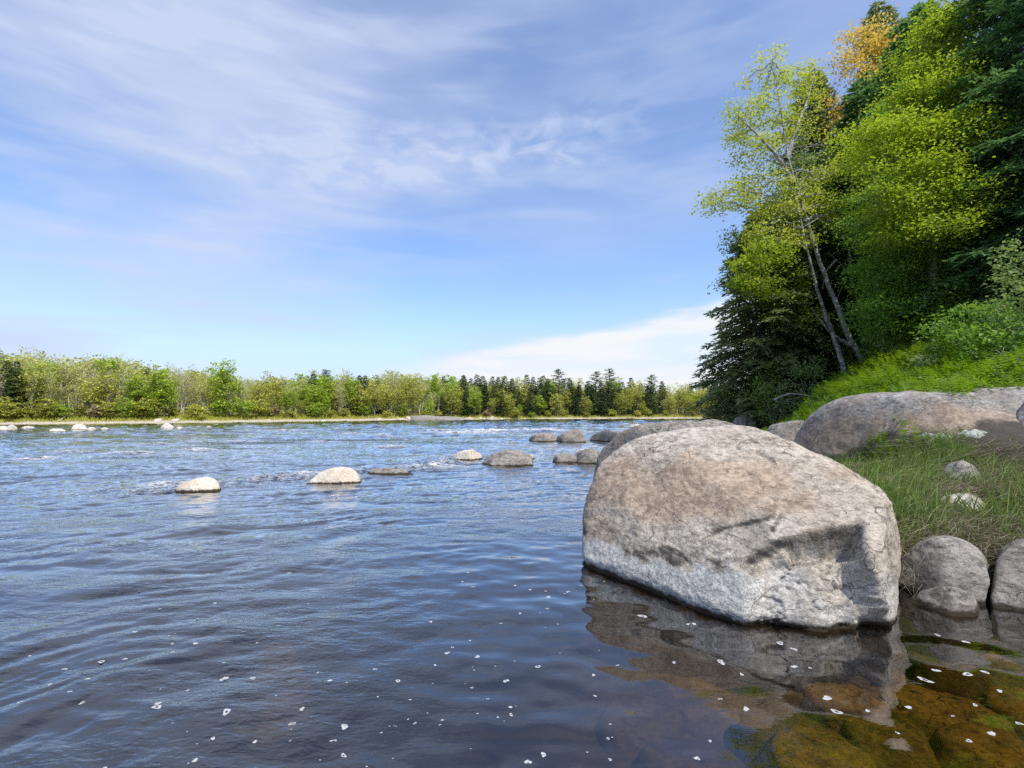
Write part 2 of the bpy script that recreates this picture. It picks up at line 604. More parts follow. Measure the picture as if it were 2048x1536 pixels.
def sil_rock(name, sil, D, thick, mat, label, cat, group=None, p=9, sub=5, amp=0.05, seed=1, depth=0.5, extra=(), wet=1.0, zc=None, facets=5, size=None, weather_shade=None):
    """a rounded boulder whose outline follows the photo, D metres down the river, thick metres deep"""
    xs = [s[0] for s in sil]
    ys = [s[1] for s in sil]
    top = at(sum(xs) / len(xs), min(ys), D)
    bot = at(sum(xs) / len(xs), max(ys), D)
    C = at((min(xs) + max(xs)) / 2, (min(ys) * 0.45 + max(ys) * 0.55), D)
    if zc is not None:
        C[2] = zc
    w = at(max(xs), max(ys), D)[0] - at(min(xs), max(ys), D)[0]
    pl = sil_planes(C, sil)
    r = random.Random(seed)
    t2 = thick / 2
    pl += [((0.1, -1, 0.15), t2), ((-0.1, 1, 0.3), t2), ((0, 0, -1), depth), ((-0.35, -0.8, 0.6), t2 * 0.95), ((0.35, -0.8, 0.55), t2 * 0.95)]
    for k in range(facets):
        a = r.uniform(-PI, 0)
        pl.append(((math.cos(a), math.sin(a), r.uniform(0.1, 0.9)), max(t2 * 0.9, w * 0.36) * r.uniform(0.72, 1.1)))
    pl += list(extra)
    V, T = hull(C, pl, p, sub)
    sz = size or max(w, thick) * 0.5
    V = rough_up(V, T, sz, amp, seed)
    wt = weather_shade(V) if weather_shade else None
    return finish_rock(name, V, T, C, mat, label, cat, group, wt=wt, wet=wet), V, T


def bank_weather_shade(V):
    x, y = proj(V)
    n = fbm(V[:, 0] * 1.6, V[:, 1] * 1.6, V[:, 2] * 2.4, 5, 140, .6)
    n2 = fbm(V[:, 0] * .9 + V[:, 2] * 2, V[:, 1] * .9, V[:, 2] * 1.2, 3, 141)
    topy = np.interp(x, [1570, 1700, 1850, 2050], [850, 812, 805, 790])
    brown = sst(0, 40, y - topy + 22 * n) * .75
    dark = sst(30, 75, y - topy - .12 * np.abs(1950 - x) + 40 * n) * .85  # shade on the lower front, painted into the colour
    vein = np.exp(-(n2 / .045) ** 2) * (1 - sst(10, 50, y - topy))
    white = np.clip(.55 * vein + .35 * (1 - sst(-25, 5, y - topy + 14 * n)), 0, 1)
    return np.clip(np.stack([brown * (1 - white), white, dark], 1), 0, 1)


# ---- the big boulder in the foreground
def big_boulder():
    C = np.array([1.95, 4.75, 0.35])
    sil = [(1150, 1330), (1158, 1135), (1161, 1065), (1170, 985), (1196, 925), (1245, 884), (1325, 856), (1415, 841), (1485, 841), (1545, 860),
           (1605, 890), (1685, 922), (1750, 962), (1790, 1005), (1802, 1070), (1802, 1150), (1797, 1320)]
    pl = sil_planes(C, sil)

    def plane3(a, b, c):
        a, b, c = map(np.asarray, (a, b, c))
        n = np.cross(b - a, c - a)
        n = n / np.linalg.norm(n)
        h = n @ (a - C)
        if h < 0:
            n, h = -n, -h
        return (n, h)
    A = onz(1168, 1134)
    B1 = onz(1330, 1203)
    B2 = onz(1480, 1258)
    B3 = onz(1590, 1277)
    B4 = onz(1748, 1279)
    B5 = onz(1797, 1240)
    # lower shaded face on the river side, lower lit face on the near side, then the broad sloping face above
    pl.append(plane3(A, B2, at(1300, 1075, 4.45)))
    pl.append(plane3(B2 + [0, 0, 0], B4, at(1640, 1085, 3.52)))
    pl.append(plane3(B4, B5, at(1792, 1090, 3.72)))
    pl.append(plane3(at(1300, 1075, 4.42), at(1560, 1070, 3.72), at(1420, 930, 4.5)))
    pl.append(plane3(at(1560, 1070, 3.72), at(1770, 1050, 3.62), at(1640, 950, 4.1)))
    pl.append(plane3(at(1300, 930, 4.75), at(1560, 930, 4.42), at(1450, 862, 5.1)))
    pl += [((0.25, 1, 0.3), 1.15), ((-0.4, 1, 0.2), 1.15), ((0.8, 0.6, 0.3), 1.25), ((0, 0, -1), 1.1), ((0, 0.25, 1), 1.08)]
    V, T = hull(C, pl, 38, 8)
    N = normals_of(V, T)
    x, y = proj(V)
    front = (N @ (CAM - C) > 0)
    # broad undulation
    q = V * 0.9
    d = 0.045 * fbm(q[:, 0], q[:, 1], q[:, 2], 3, 21)
    q = V * 3.2
    d += 0.014 * fbm(q[:, 0], q[:, 1], q[:, 2] * 1.4, 5, 33, 0.55)
    q = V * 14
    d += 0.0035 * fbm(q[:, 0], q[:, 1], q[:, 2], 3, 44, 0.6)
    wob = 14 * fbm(x / 60, y / 60, None, 3, 5)

    def seg(px, py, hw):
        """distance in photo pixels to a polyline, for carving cracks into the stone"""
        best = np.full(len(V), 1e9)
        for (ax, ay), (bx, by) in zip(px[:-1], px[1:]):
            vx, vy = bx - ax, by - ay
            tt = np.clip(((x - ax) * vx + (y - ay) * vy) / (vx * vx + vy * vy), 0, 1)
            best = np.minimum(best, np.hypot(x - ax - vx * tt, y - ay - vy * tt))
        return best
    # the spalled hollow: upper lip from (1500,1125) over (1600,1065) to (1720,1050), fading out downwards
    lip = np.interp(x, [1470, 1530, 1580, 1630, 1680, 1725, 1790], [1175, 1112, 1078, 1062, 1056, 1050, 1048]) + wob * 0.5
    below = sst(-4, 16, y - lip)
    fade = 1 - sst(35, 190, y - lip)
    # right-hand wall of the hollow runs down from (1725,1055) to (1775,1250)
    rw = np.interp(y, [1040, 1120, 1200, 1260], [1718, 1728, 1752, 1775]) + wob * 0.4
    inx = sst(1480, 1560, x) * (1 - sst(-14, 12, x - rw))
    d -= np.where(front, 0.19 * below * inx * (0.30 + 0.70 * fade), 0)
    rw2 = sst(1640, 1712, x + (1200 - y) * 0.10) * (1 - sst(-10, 10, x - rw)) * below
    d -= np.where(front, 0.10 * rw2, 0)
    d += np.where(front, -0.085 * np.exp(-(seg([(1500, 1122), (1560, 1088), (1640, 1068), (1715, 1056)], 0, 9) / 8) ** 2), 0)
    # chipped fracture steps inside the hollow
    ch = np.abs(fbm(x / 90 + y / 160, y / 45, None, 4, 77))
    d += np.where(front, -0.022 * np.exp(-(ch / 0.08) ** 2) * below * inx, 0)
    # cracks
    for pts, w, a in (([(1400, 1082), (1440, 1058), (1500, 1045), (1545, 1033)], 4, .02), ([(1545, 1060), (1562, 1028)], 4, .015),
                      ([(1690, 925), (1735, 962), (1770, 990), (1795, 1010)], 6, .05), ([(1515, 905), (1540, 918)], 4, .018),
                      ([(1786, 1015), (1776, 1080), (1782, 1160), (1776, 1230)], 6, .03), ([(1560, 1130), (1640, 1125)], 4, .02)):
        d -= np.where(front, a * np.exp(-(seg(pts, 0, w) + wob * 0.2) ** 2 / w ** 2), 0)
    # undercut at the waterline of the river-side face
    uc = np.exp(-((V[:, 2] - 0.0) / 0.05) ** 2) * (1 - sst(1560, 1640, x))
    d -= 0.05 * uc
    V = V + N * d[:, None]
    # weathering colours, darkened cracks, and the hollow's shade painted dark
    n2 = fbm(V[:, 0] * 1.7, V[:, 1] * 1.7, V[:, 2] * 1.7, 4, 60)
    n3 = fbm(V[:, 0] * 5, V[:, 1] * 5, V[:, 2] * 5, 4, 61)
    x, y = proj(V)
    brown = sst(0.25, 0.8, np.exp(-(((x - 1390) / 260) ** 2 + ((y - 975) / 85) ** 2)) + 0.35 * n2)
    brown = np.maximum(brown * 0.9, 0.75 * np.exp(-(((x - 1190) / 60) ** 2 + ((y - 1060) / 60) ** 2)))
    brown = np.maximum(brown, 0.7 * np.exp(-(((x - 1700) / 70) ** 2 + ((y - 945) / 22) ** 2)))
    bandtop = np.interp(x, [1160, 1250, 1350, 1450, 1540], [1075, 1098, 1120, 1130, 1150]) + wob * 0.9 + 22 * n3
    white = sst(-10, 22, y - bandtop) * (1 - sst(1540, 1640, x) * 0.45)
    white = np.where(below * inx > 0.4, np.maximum(white * 0.7, 0.45 + 0.5 * n3), white)
    white = np.maximum(white, 0.35 * np.exp(-(((x - 1460) / 130) ** 2 + ((y - 850) / 16) ** 2)))
    dark = (0.35 + 0.3 * n3) * np.exp(-(((y - bandtop + 12) / 13) ** 2)) * (1 - sst(1480, 1560, x))
    dark += 0.45 * sst(.15, .75, fbm(V[:, 0] * 2 + V[:, 2] * 2, V[:, 1] * 2, V[:, 2] * 7 + V[:, 0] * 2, 5, 66, .65)) * (1 - .6 * white)
    dark += np.where(front, (0.5 + 0.5 * n3) * np.exp(-(seg([(1500, 1122), (1560, 1090), (1640, 1068), (1715, 1056)], 0, 9) / 11) ** 2), 0)  # shadow beneath the lip, painted on
    dark += np.where(front, 0.45 * np.clip(n3 + 0.45, 0, 1) * np.exp(-(((x - 1680) / 55) ** 2 + ((y - 1085) / 26) ** 2)), 0)  # shade inside the hollow, painted on
    for pts, w in (([(1400, 1082), (1440, 1058), (1500, 1045), (1545, 1033)], 5), ([(1545, 1060), (1562, 1028)], 4), ([(1690, 925), (1735, 962), (1770, 990), (1795, 1010)], 6), ([(1560, 1132), (1640, 1126)], 7), ([(1515, 905), (1545, 920)], 5)):
        dark += 0.55 * np.exp(-((seg(pts, 0, w) + wob * 0.25) / w) ** 2)
    wt = np.clip(np.stack([brown * (1 - white), white, dark], 1), 0, 1)
    return finish_rock("boulder", V, T, C, "granite", "huge rounded grey-brown boulder with a pale waterline band rising from the river in the foreground", "boulder", wt=wt)


big_boulder()

bank_boulder, BV, BT = sil_rock("boulder", [(1560, 960), (1572, 872), (1582, 840), (1612, 815), (1682, 786), (1762, 768), (1850, 763), (1935, 765), (2060, 756), (2150, 754), (2260, 775), (2340, 840), (2360, 960)],
         7.2, 2.9, "granite_shade", "long low lichen-spotted boulder lying across the grassy bank below the ferns", "boulder", p=14, sub=7, amp=0.03, seed=4, depth=1.4, wet=0.0, weather_shade=bank_weather_shade,
         extra=[((-0.2, -0.75, 0.75), 1.05), ((0.1, -0.4, 1), 0.95)])
# pale lichen crusts on its near face
bvh = BVHTree.FromPolygons([tuple(v) for v in BV], [tuple(t) for t in BT])
lm, t = newmat("lichen")
pos = t.n("ShaderNodeNewGeometry").outputs["Position"]
nf = t.noise(pos, 40, 5, 0.7)
t.out(t.principled(t.mix(t.mr(nf, 0.35, 0.65), (0.30, 0.32, 0.28), (0.55, 0.58, 0.53)), 0.95, 0.1, t.bump(nf, 0.8, 0.02)))
for k, (lx, ly, w, h) in enumerate(((1868, 876, 0.17, 0.085), (1947, 868, 0.13, 0.08), (1812, 884, 0.028, 0.02))):
    r = ray(lx, ly)
    hit = bvh.ray_cast(Vector(CAM), Vector(r).normalized())
    if hit[0] is None:
        continue
    P, N = np.array(hit[0]), np.array(hit[1])
    s = np.cross(N, [0, 0, 1.0])
    s /= np.linalg.norm(s)
    u2 = np.cross(s, N)
    mb_v, mb_q = [], []
    rings, seg_n = 5, 26
    for i in range(rings + 1):
        rr = i / rings
        for j in range(seg_n):
            a = j * 2 * PI / seg_n
            wob = 1 + 0.18 * math.sin(3 * a + k) + 0.12 * math.sin(7 * a + 2 * k) + 0.14 * math.sin(11 * a + k) * math.sin(4 * a)
            q = P + s * (w * rr * wob * math.cos(a)) + u2 * (h * rr * wob * math.sin(a) * (1 if math.sin(a) > 0 else 0.7))
            loc, nn, _, _ = bvh.find_nearest(Vector(q))
            mb_v.append(np.array(loc) + np.array(nn) * (0.012 * (1 - rr ** 3) - 0.003))
    for i in range(rings):
        for j in range(seg_n):
            mb_q.append((i * seg_n + j, i * seg_n + (j + 1) % seg_n, (i + 1) * seg_n + (j + 1) % seg_n, (i + 1) * seg_n + j))
    base = np.array(bank_boulder.location)
    link("lichen_patch", mesh_np("lichen_patch", np.array(mb_v) - base, mb_q, smooth=True), lm, bank_boulder)

NEAR = [
    ("boulder", [(1192, 985), (1198, 908), (1222, 880), (1268, 855), (1330, 843), (1400, 841), (1432, 838), (1475, 846), (1520, 900), (1530, 990)], 8.6, 1.6, "granite_shade", "brown weathered boulder half hidden behind the huge boulder", "boulder", 6, 0.05, 0.0),
    ("rock", [(1222, 960), (1230, 905), (1250, 888), (1290, 880), (1340, 878), (1370, 900), (1380, 950)], 7.4, 0.5, "granite_grey", "smooth grey hump of rock wedged between the brown boulder and the huge boulder", "rock", 5, 0.05, 0.0),
    ("stone", [(1792, 1165), (1798, 1118), (1818, 1093), (1850, 1076), (1890, 1071), (1932, 1079), (1964, 1100), (1979, 1135), (1974, 1190)], 4.35, 0.75, "granite_grey", "round grey stone at the water's edge just right of the huge boulder", "stone", 6, 0.035, 1.0),
    ("stone", [(1980, 1210), (1986, 1140), (2003, 1100), (2040, 1078), (2110, 1075), (2170, 1110), (2190, 1200)], 4.15, 0.8, "granite_grey", "pale grey stone cut off by the right edge of the photo at the waterline", "stone", 6, 0.035, 1.0),
    ("stone", [(1818, 1200), (1842, 1180), (1895, 1173), (1945, 1182), (1970, 1204)], 4.0, 0.40, "granite_grey", "flat wet stone awash in front of the round grey stone", "stone", 5, 0.05, 1.0),
    ("stone", [(1832, 1045), (1850, 1008), (1885, 990), (1930, 984), (1965, 993), (1990, 1040)], 5.25, 0.5, "granite_far", "pale flat stone showing through the matted grass on the near bank", "stone", 5, 0.05, 0.0),
    ("stone", [(1880, 945), (1895, 928), (1925, 922), (1950, 932), (1960, 950)], 5.6, 0.4, "granite_grey", "small dull stone in the grass below the lichen patches", "stone", 4, 0.05, 0.0),
    ("boulder", [(2024, 900), (2030, 845), (2044, 808), (2066, 792), (2130, 790), (2200, 830), (2210, 910)], 6.0, 0.8, "granite_shade", "grey boulder at the right edge standing in front of the long bank boulder", "boulder", 6, 0.05, 0.0),
    ("stone", [(1528, 868), (1540, 852), (1570, 844), (1605, 842), (1625, 855), (1630, 872)], 9.0, 0.6, "granite_grey", "flat grey slab in the grass at the left end of the long bank boulder", "stone", 5, 0.05, 0.0),
    ("stone", [(1463, 850), (1470, 836), (1490, 828), (1506, 833), (1512, 850)], 18.0, 0.6, "granite_grey", "small grey stone under the bushes where the right bank meets the water", "stone", 4, 0.06, 0.0),
    ("river_rock", [(964, 935), (968, 922), (985, 907), (1010, 902), (1040, 902), (1062, 912), (1066, 935)], 14.6, 0.95, "granite_grey", "dark speckled grey rock in the row of rocks crossing the river", "rock", 6, 0.06, 1.0),
    ("river_rock", [(902, 922), (908, 910), (925, 902), (945, 899), (963, 908), (968, 922)], 16.2, 0.75, "granite_pale", "bright cream rock just left of the dark speckled rock", "rock", 5, 0.045, 1.0),
    ("river_rock", [(1045, 922), (1050, 910), (1065, 909), (1072, 922)], 16.4, 0.4, "granite_pale", "tiny pale rock peeping out behind the dark speckled rock", "rock", 4, 0.05, 1.0),
    ("river_rock", [(606, 972), (632, 951), (652, 940), (680, 934), (705, 937), (719, 949), (727, 972)], 11.0, 0.8, "granite_pale", "smooth cream-white domed rock alone in midstream", "rock", 6, 0.035, 1.0),
    ("river_rock", [(332, 990), (362, 968), (390, 957), (415, 954), (434, 962), (447, 990)], 9.9, 0.75, "granite_pale", "low cream rock with a tan wet foot, leftmost of the row crossing the river", "rock", 6, 0.045, 1.0),
    ("river_rock", [(735, 950), (745, 940), (775, 936), (812, 939), (832, 950)], 12.4, 0.4, "granite_shade", "flat brown rock barely breaking the rapids right of the cream dome", "rock", 5, 0.06, 1.0),
    ("river_rock", [(1102, 928), (1110, 914), (1130, 908), (1152, 911), (1165, 928)], 15.4, 0.8, "granite_grey", "low grey rock, left one of the pair beside the brown boulder", "rock", 5, 0.06, 1.0),
    ("river_rock", [(1140, 928), (1150, 908), (1172, 898), (1198, 902), (1215, 928)], 15.2, 0.8, "granite_grey", "taller grey rock, right one of the pair beside the brown boulder", "rock", 5, 0.06, 1.0),
    ("river_rock", [(1148, 908), (1154, 900), (1175, 897), (1190, 903), (1193, 910)], 17.2, 0.5, "granite_pale", "pale flat rock lying behind the pair of grey rocks", "rock", 4, 0.05, 1.0),
    ("river_rock", [(1054, 883), (1060, 873), (1080, 867), (1105, 868), (1116, 883)], 26.5, 1.4, "granite_grey", "low grey slab, left of the trio of rocks farther up the river", "rock", 5, 0.06, 1.0),
    ("river_rock", [(1108, 884), (1114, 871), (1130, 863), (1155, 860), (1172, 868), (1182, 884)], 26.2, 1.4, "granite_grey", "humped grey rock, middle of the trio of rocks farther up the river", "rock", 5, 0.06, 1.0),
    ("river_rock", [(1178, 883), (1184, 870), (1205, 865), (1235, 865), (1262, 870), (1275, 883)], 26.8, 1.6, "granite_grey", "long grey slab, right of the trio of rocks farther up the river", "rock", 5, 0.06, 1.0),
    ("river_rock", [(890, 871), (896, 866), (912, 864), (922, 871)], 36.0, 1.2, "granite_shade", "dark flat rock beside the white water in midstream", "rock", 4, 0.06, 1.0),
    ("river_rock", [(1254, 858), (1260, 851), (1275, 848), (1292, 853), (1296, 860)], 50.0, 1.4, "granite_far", "small pale rock out beyond the brown boulder's top", "rock", 4, 0.06, 1.0),
]
for k, (nm, sil, D, th, mat, lab, cat, sub, amp, wet) in enumerate(NEAR):
    cx = at((min(q[0] for q in sil) + max(q[0] for q in sil)) / 2, min(q[1] for q in sil) * 0.45 + max(q[1] for q in sil) * 0.55, D)
    dep = max(0.5, cx[2] - min(gz(cx[0], D - th / 2), gz(cx[0], D), 0.3) + 0.3)   # always rooted in the ground or the river bed
    sil_rock(nm, sil, D, th, mat, lab, cat, p=20, sub=sub, amp=amp * (1.0 if mat == 'granite_pale' else 1.5), seed=30 + k, depth=dep, wet=wet, facets=6)

FARROCK = [(8, 861, 36, 9, "pale rock cut off by the left edge near the far bank"), (24, 858, 26, 8, "small pale rock second from the left edge near the far bank"),
           (56, 857, 34, 4, "thin pale slab low in the water between the left-edge rocks and the humped one"), (114, 863, 36, 6, "flat cream rock nearer to us than its neighbours by the far left bank"),
           (159, 859, 34, 11, "humped pinkish rock highest of the cluster by the far left bank"), (183, 860, 24, 6, "pale rock touching the right side of the humped pinkish rock"), (210, 859, 22, 4, "thin pale rock rightmost of the far left cluster"),
           (334, 856, 30, 10, "reddish pale rock standing alone off the far left bank"), (360, 857, 18, 4, "small white rock beside the lone reddish one"), (418, 855, 14, 3, "tiny pale rock midway along the far left shore")]
for k, (x, y, w, h, lab) in enumerate(FARROCK):
    D = 1500 / (y - HOR)
    sil_rock("river_rock", [(x - w / 2 - 1, y + 2), (x - w / 2 + 2, y - h * 0.5), (x - w * 0.2, y - h * 0.95), (x + w * 0.1, y - h), (x + w / 2 - 3, y - h * 0.5), (x + w / 2 + 1, y + 2)], D, w * D / 1000 * 0.8, "granite_far", lab, "rock",
             p=8, sub=4, amp=0.07, seed=80 + k, depth=0.5)

# cobbles and slabs strewn along the far shore
r = random.Random(6)
for k in range(46):
    x = r.choice([r.uniform(300, 1430), r.uniform(780, 1010)])
    X0 = (x - 1024) / 1000
    D = 90.0
    for _ in range(12):
        D = float(np.interp(X0 * D, FB_X, FB_Y))
    D += r.uniform(-0.6, 1.6)
    w = r.uniform(0.35, 1.1)
    h = w * r.uniform(0.2, 0.42)
    C = np.array([X0 * D, D, max(0.02, gz(X0 * D, D))])
    pl = [((math.cos(a), math.sin(a), r.uniform(-0.2, 0.5)), w / 2 * r.uniform(0.8, 1.1)) for a in np.linspace(0, 2 * PI, 7)[:-1]] + [((r.uniform(-.2, .2), r.uniform(-.2, .2), 1), h), ((0, 0, -1), 0.4)]
    V, T = hull(C, pl, 8, 3)
    V = rough_up(V, T, w * 0.5, 0.08, 200 + k, 3)
    finish_rock("shore_rock", V, T, C, "granite_far", "pale rock lying on the far shore below the trees", "rock", "pale rocks along the far shoreline")
C = at(872, 838, 99.5)
V, T = hull(C, [((1, 0, .3), 6), ((-1, 0, .4), 6), ((0, -1, .5), 1.6), ((0, 1, .3), 2), ((.05, -.1, 1), 0.45), ((.6, -.6, .5), 3), ((-.6, -.5, .7), 3), ((0, 0, -1), 1)], 8, 5)
V = rough_up(V, T, 2.5, 0.05, 300)
finish_rock("rock_outcrop", V, T, C, "granite_grey", "long pale rock outcrop on the far shore left of the dark conifers", "rock")

# stones lying on the river bed, seen through the brown water
BEDS = [(1890, 1415, .50, .30, "amber stone under the water, largest of the sunlit ones below the huge boulder"), (1640, 1500, .42, .30, "amber stone under the water at the bottom edge, below the boulder's near corner"),
        (1975, 1490, .40, .26, "golden stone under the water in the bottom right corner"), (1780, 1465, .30, .24, "brown stone under the water between two amber ones"),
        (2035, 1400, .30, .22, "golden stone under the water at the right edge"), (1690, 1395, .44, .22, "tan stone under the water below the boulder's near corner"),
        (1400, 1440, .55, .34, "dull brown stone barely seen under the blue water"), (1290, 1350, .5, .3, "faint pinkish stone deep under the blue water below the huge boulder"),
        (1880, 1300, .45, .28, "olive stone under the water right of the huge boulder's foot"), (2000, 1290, .4, .28, "mossy brown stone under the water below the right edge stone"), (1560, 1420, .4, .3, "dark weedy stone under the water at the edge of the sky's reflection"), (560, 1240, .26, .16, "faint tan stone under the rippled water left of centre")]
for k, (x, y, w, l, lab) in enumerate(BEDS):
    P = onz(x, y, -0.22)
    rr = random.Random(400 + k)
    ang = rr.uniform(-0.5, 0.3)
    ca, sa = math.cos(ang), math.sin(ang)
    pl = []
    for a in np.linspace(0, 2 * PI, 8)[:-1]:
        ux, uy = math.cos(a), math.sin(a)
        hh = 1 / math.sqrt((ux / (w * .66)) ** 2 + (uy / (l * .70)) ** 2) * rr.uniform(0.8, 1.15)
        pl.append(((ux * ca - uy * sa, ux * sa + uy * ca, rr.uniform(-.1, .5)), hh))
    pl += [((rr.uniform(-.15, .15), rr.uniform(-.15, .15), 1), 0.07), ((0, 0, -1), 0.6)]
    P[2] = -0.27 if k < 6 else -0.36 if k in (8, 9, 10) else -0.50
    V, T = hull(P, pl, 6, 5)
    V = rough_up(V, T, 0.25, 0.10, 500 + k, 4)
    finish_rock("sunken_stone", V, T, P, "bed_stone" if k < 6 or k == 9 else "bed_stone_dull", lab, "stone", wet=0.0)

rr = random.Random(90)
for k in range(42):
    x, y = rr.uniform(1330, 2090), rr.uniform(1290, 1560)
    if y < 1290 + (1800 - x) * 0.3:
        continue
    P = onz(x, y, -0.25)
    P[2] = gz(P[0], P[1]) + 0.01
    w = rr.uniform(.05, .14)
    V, T = hull(P, [((math.cos(a), math.sin(a), rr.uniform(-.2, .5)), w * rr.uniform(.7, 1.2)) for a in np.linspace(0, 2 * PI, 7)[:-1]] + [((0, 0, 1), w * .5), ((0, 0, -1), w)], 7, 4)
    V = rough_up(V, T, w, 0.1, 700 + k, 3)
    finish_rock("sunken_cobble", V, T, P, "bed_stone" if k % 3 else "bed_stone_dull", "small brown cobble lying on the shallow river bed below the huge boulder", "stone", "cobbles on the shallow river bed", wet=0.0)

# ------------------------------------------------------------------ water
ROCKS_IN_RIVER = [(at(680, 958, 11.0), 1.0), (at(400, 975, 9.9), 0.9), (at(785, 945, 12.4), 1.0), (at(935, 917, 16.2), 1.0), (at(1015, 930, 14.6), 1.0)]


def water():
    X, Y, Q = fan(800, 1100, 1.4, 420, math.radians(62))
    f = Y - np.interp(X, FB_X, FB_Y)
    z = np.zeros_like(X)
    ux = X * 0.93 + Y * 0.36          # along the current
    vx = -X * 0.36 + Y * 0.93
    left = 1 - sst(-2.6, 0.3, X - 0.15 * (Y - 4))       # livelier water on the left
    mid = sst(6.0, 9.5, Y)
    far = sst(14, 40, Y)
    calm = 1 - mid
    # calm pool: soft crossing ripples
    z += calm * 0.0095 * pn(X * 1.7 + Y * 0.8, Y * 3.0 - X * 0.6, seed=1)
    z += calm * (1 - 0.75 * sst(0.0, 1.2, X - 0.2 + (3.2 - Y) * 0.2) * (1 - sst(3.6, 5.5, Y))) * 0.0060 * pn(X * 4.2 - Y * 1.1, Y * 6.5 + X * 1.2, seed=2)
    z += calm * sst(3.6, 5.2, Y) * 0.0026 * pn(X * 8, Y * 13, seed=12)
    # wave trains on the left
    u2, v2 = X * 0.80 + Y * 0.60, -X * 0.60 + Y * 0.80
    wx, wy = 0.55 * pn(X * .55, Y * .55, seed=81), 0.55 * pn(X * .55 + 9, Y * .55, seed=82)
    pch = np.clip(0.5 + 1.3 * fbm(X * .45, Y * .6, oct=2, seed=83), 0.05, 1.25)
    u2, v2 = u2 + wx, v2 + wy
    z += left * (1 - 0.5 * mid) * 0.026 * pn(u2 * 0.8, v2 * 1.9, seed=3)
    z += (0.25 + 0.75 * left) * (1 - mid) * 0.012 * pn(X * 1.3 + wx, Y * 1.5 + wy, seed=84)
    z += left * pch * (1 - 0.5 * mid) * 0.012 * pn(u2 * 2.2, v2 * 5.2, seed=4)
    z += left * pch * 0.0050 * pn(u2 * 7, v2 * 17, seed=5)
    # narrow creases running with the current
    def crease(n, k):
        return np.clip(1 - np.abs(n) * k, 0, 1) ** 2
    z -= left * (0.3 + pch) * (1 - 0.6 * far) * 0.011 * crease(pn(u2 * 0.55, v2 * 1.5, seed=91) + 0.25 * pn(u2 * 2, v2 * 4, seed=92), 3.2)
    z -= left * pch * (1 - far) * 0.006 * crease(pn(u2 * 1.4, v2 * 4.0, seed=93) + 0.2 * pn(u2 * 5, v2 * 9, seed=94), 3.0)
    z -= mid * (1 - far) * 0.018 * crease(pn(ux * 0.35, vx * 1.0, seed=95) + 0.3 * pn(ux * 1.5, vx * 3, seed=96), 3.0)
    # riffles
    patch = 0.22 + 1.25 * np.clip(0.35 + 1.1 * fbm(ux * 0.11, vx * 0.30, oct=3, seed=40), 0.0, 1.1)
    z += mid * patch * 0.030 * pn(ux * 0.9, vx * 2.0, seed=6)
    z += mid * patch * 0.022 * pn(ux * 2.6, vx * 5.0, seed=7)
    z += mid * (1 - far) * 0.009 * pn(ux * 7, vx * 12, seed=17)
    z += far * patch * 0.11 * pn(ux * 0.33, vx * 0.8, seed=9)
    z += far * patch * 0.06 * pn(ux * 1.1, vx * 1.9, seed=10)
    # the line of broken water between the rocks
    foam = np.zeros_like(X)
    pts = [onz(300, 978), onz(430, 966), onz(560, 955), onz(640, 950), onz(760, 940), onz(860, 933), onz(905, 915)]
    best = np.full(len(X), 1e9)
    for a, b in zip(pts[:-1], pts[1:]):
        v = b - a
        tt = np.clip(((X - a[0]) * v[0] + (Y - a[1]) * v[1]) / (v[0] ** 2 + v[1] ** 2), 0, 1)
        best = np.minimum(best, np.hypot(X - a[0] - v[0] * tt, (Y - a[1] - v[1] * tt)))
    rap = np.exp(-(best / 0.75) ** 2) * (0.65 + 0.7 * pn(X * 0.9, Y * 0.9, seed=23))
    ch = 1 - 2 * np.abs(pn(ux * 3.0, vx * 4.4, seed=13))
    z += rap * (0.060 * ch + 0.06 * pn(X * 4, Y * 5, seed=14) + 0.025 * pn(X * 10, Y * 11, seed=24) + 0.02)
    chop = rap.copy()
    foam = np.maximum(foam, rap * sst(0.42, 0.95, ch + 0.5 * pn(X * 9, Y * 9, seed=15)) * 0.6)
    # white water patches: photo position, half width px, half depth m
    for (px, py, wx, wy, a) in ((930, 866, 2.4, 1.6, 1.0), (975, 862, 2.6, 1.6, 1.1), (880, 862, 2.0, 1.5, .8), (1075, 861, 3.0, 1.6, .9), (72, 918, .55, .4, 1.0), (395, 901, .9, .45, .8), (262, 908, 1.0, .45, .6),
                                (330, 970, .4, .3, .8), (860, 934, .7, .4, .9), (610, 950, .6, .35, .6), (560, 862, 1.5, .9, .7), (700, 868, 1.2, .8, .5), (760, 872, 1.2, .8, .5), (150, 905, .8, .4, .5), (640, 885, 1, .6, .5), (480, 884, 1, .6, .5), (790, 895, 1, .5, .5), (310, 890, 1, .5, .5)):
        c = onz(px, py)
        g = np.exp(-(((X - c[0]) / wx) ** 2 + ((Y - c[1]) / wy) ** 2))
        chop = np.maximum(chop, g * min(1, a))
        cc = 1 - 2.2 * np.abs(pn(ux * 1.6, vx * 3.2, seed=16))
        z += g * (0.06 + 0.09 * cc) * min(1, wx)
        foam = np.maximum(foam, 1.3 * a * g * sst(0.1, 0.8, cc + 0.45 * pn(ux * 5, vx * 8, seed=18)))
    for (px, py, wx, wy, a) in ((520, 886, 3.0, .8, .9), (180, 905, 1.6, .5, .8), (620, 880, 2.5, .8, .8), (440, 897, 2.0, .5, .8), (730, 880, 2.5, .8, .6), (270, 915, 1.5, .4, .7), (900, 885, 2.2, .9, .6)):
        c = onz(px, py)
        chop = np.maximum(chop, a * np.exp(-(((X - c[0]) / wx) ** 2 + ((Y - c[1]) / wy) ** 2)))
    # odd whitecaps out in the current
    wc = fbm(ux * 0.55, vx * 1.5, oct=4, seed=71)
    foam = np.maximum(foam, sst(20, 32, Y) * (1 - sst(70, 110, Y)) * sst(0.66, 0.95, wc) * 0.8)
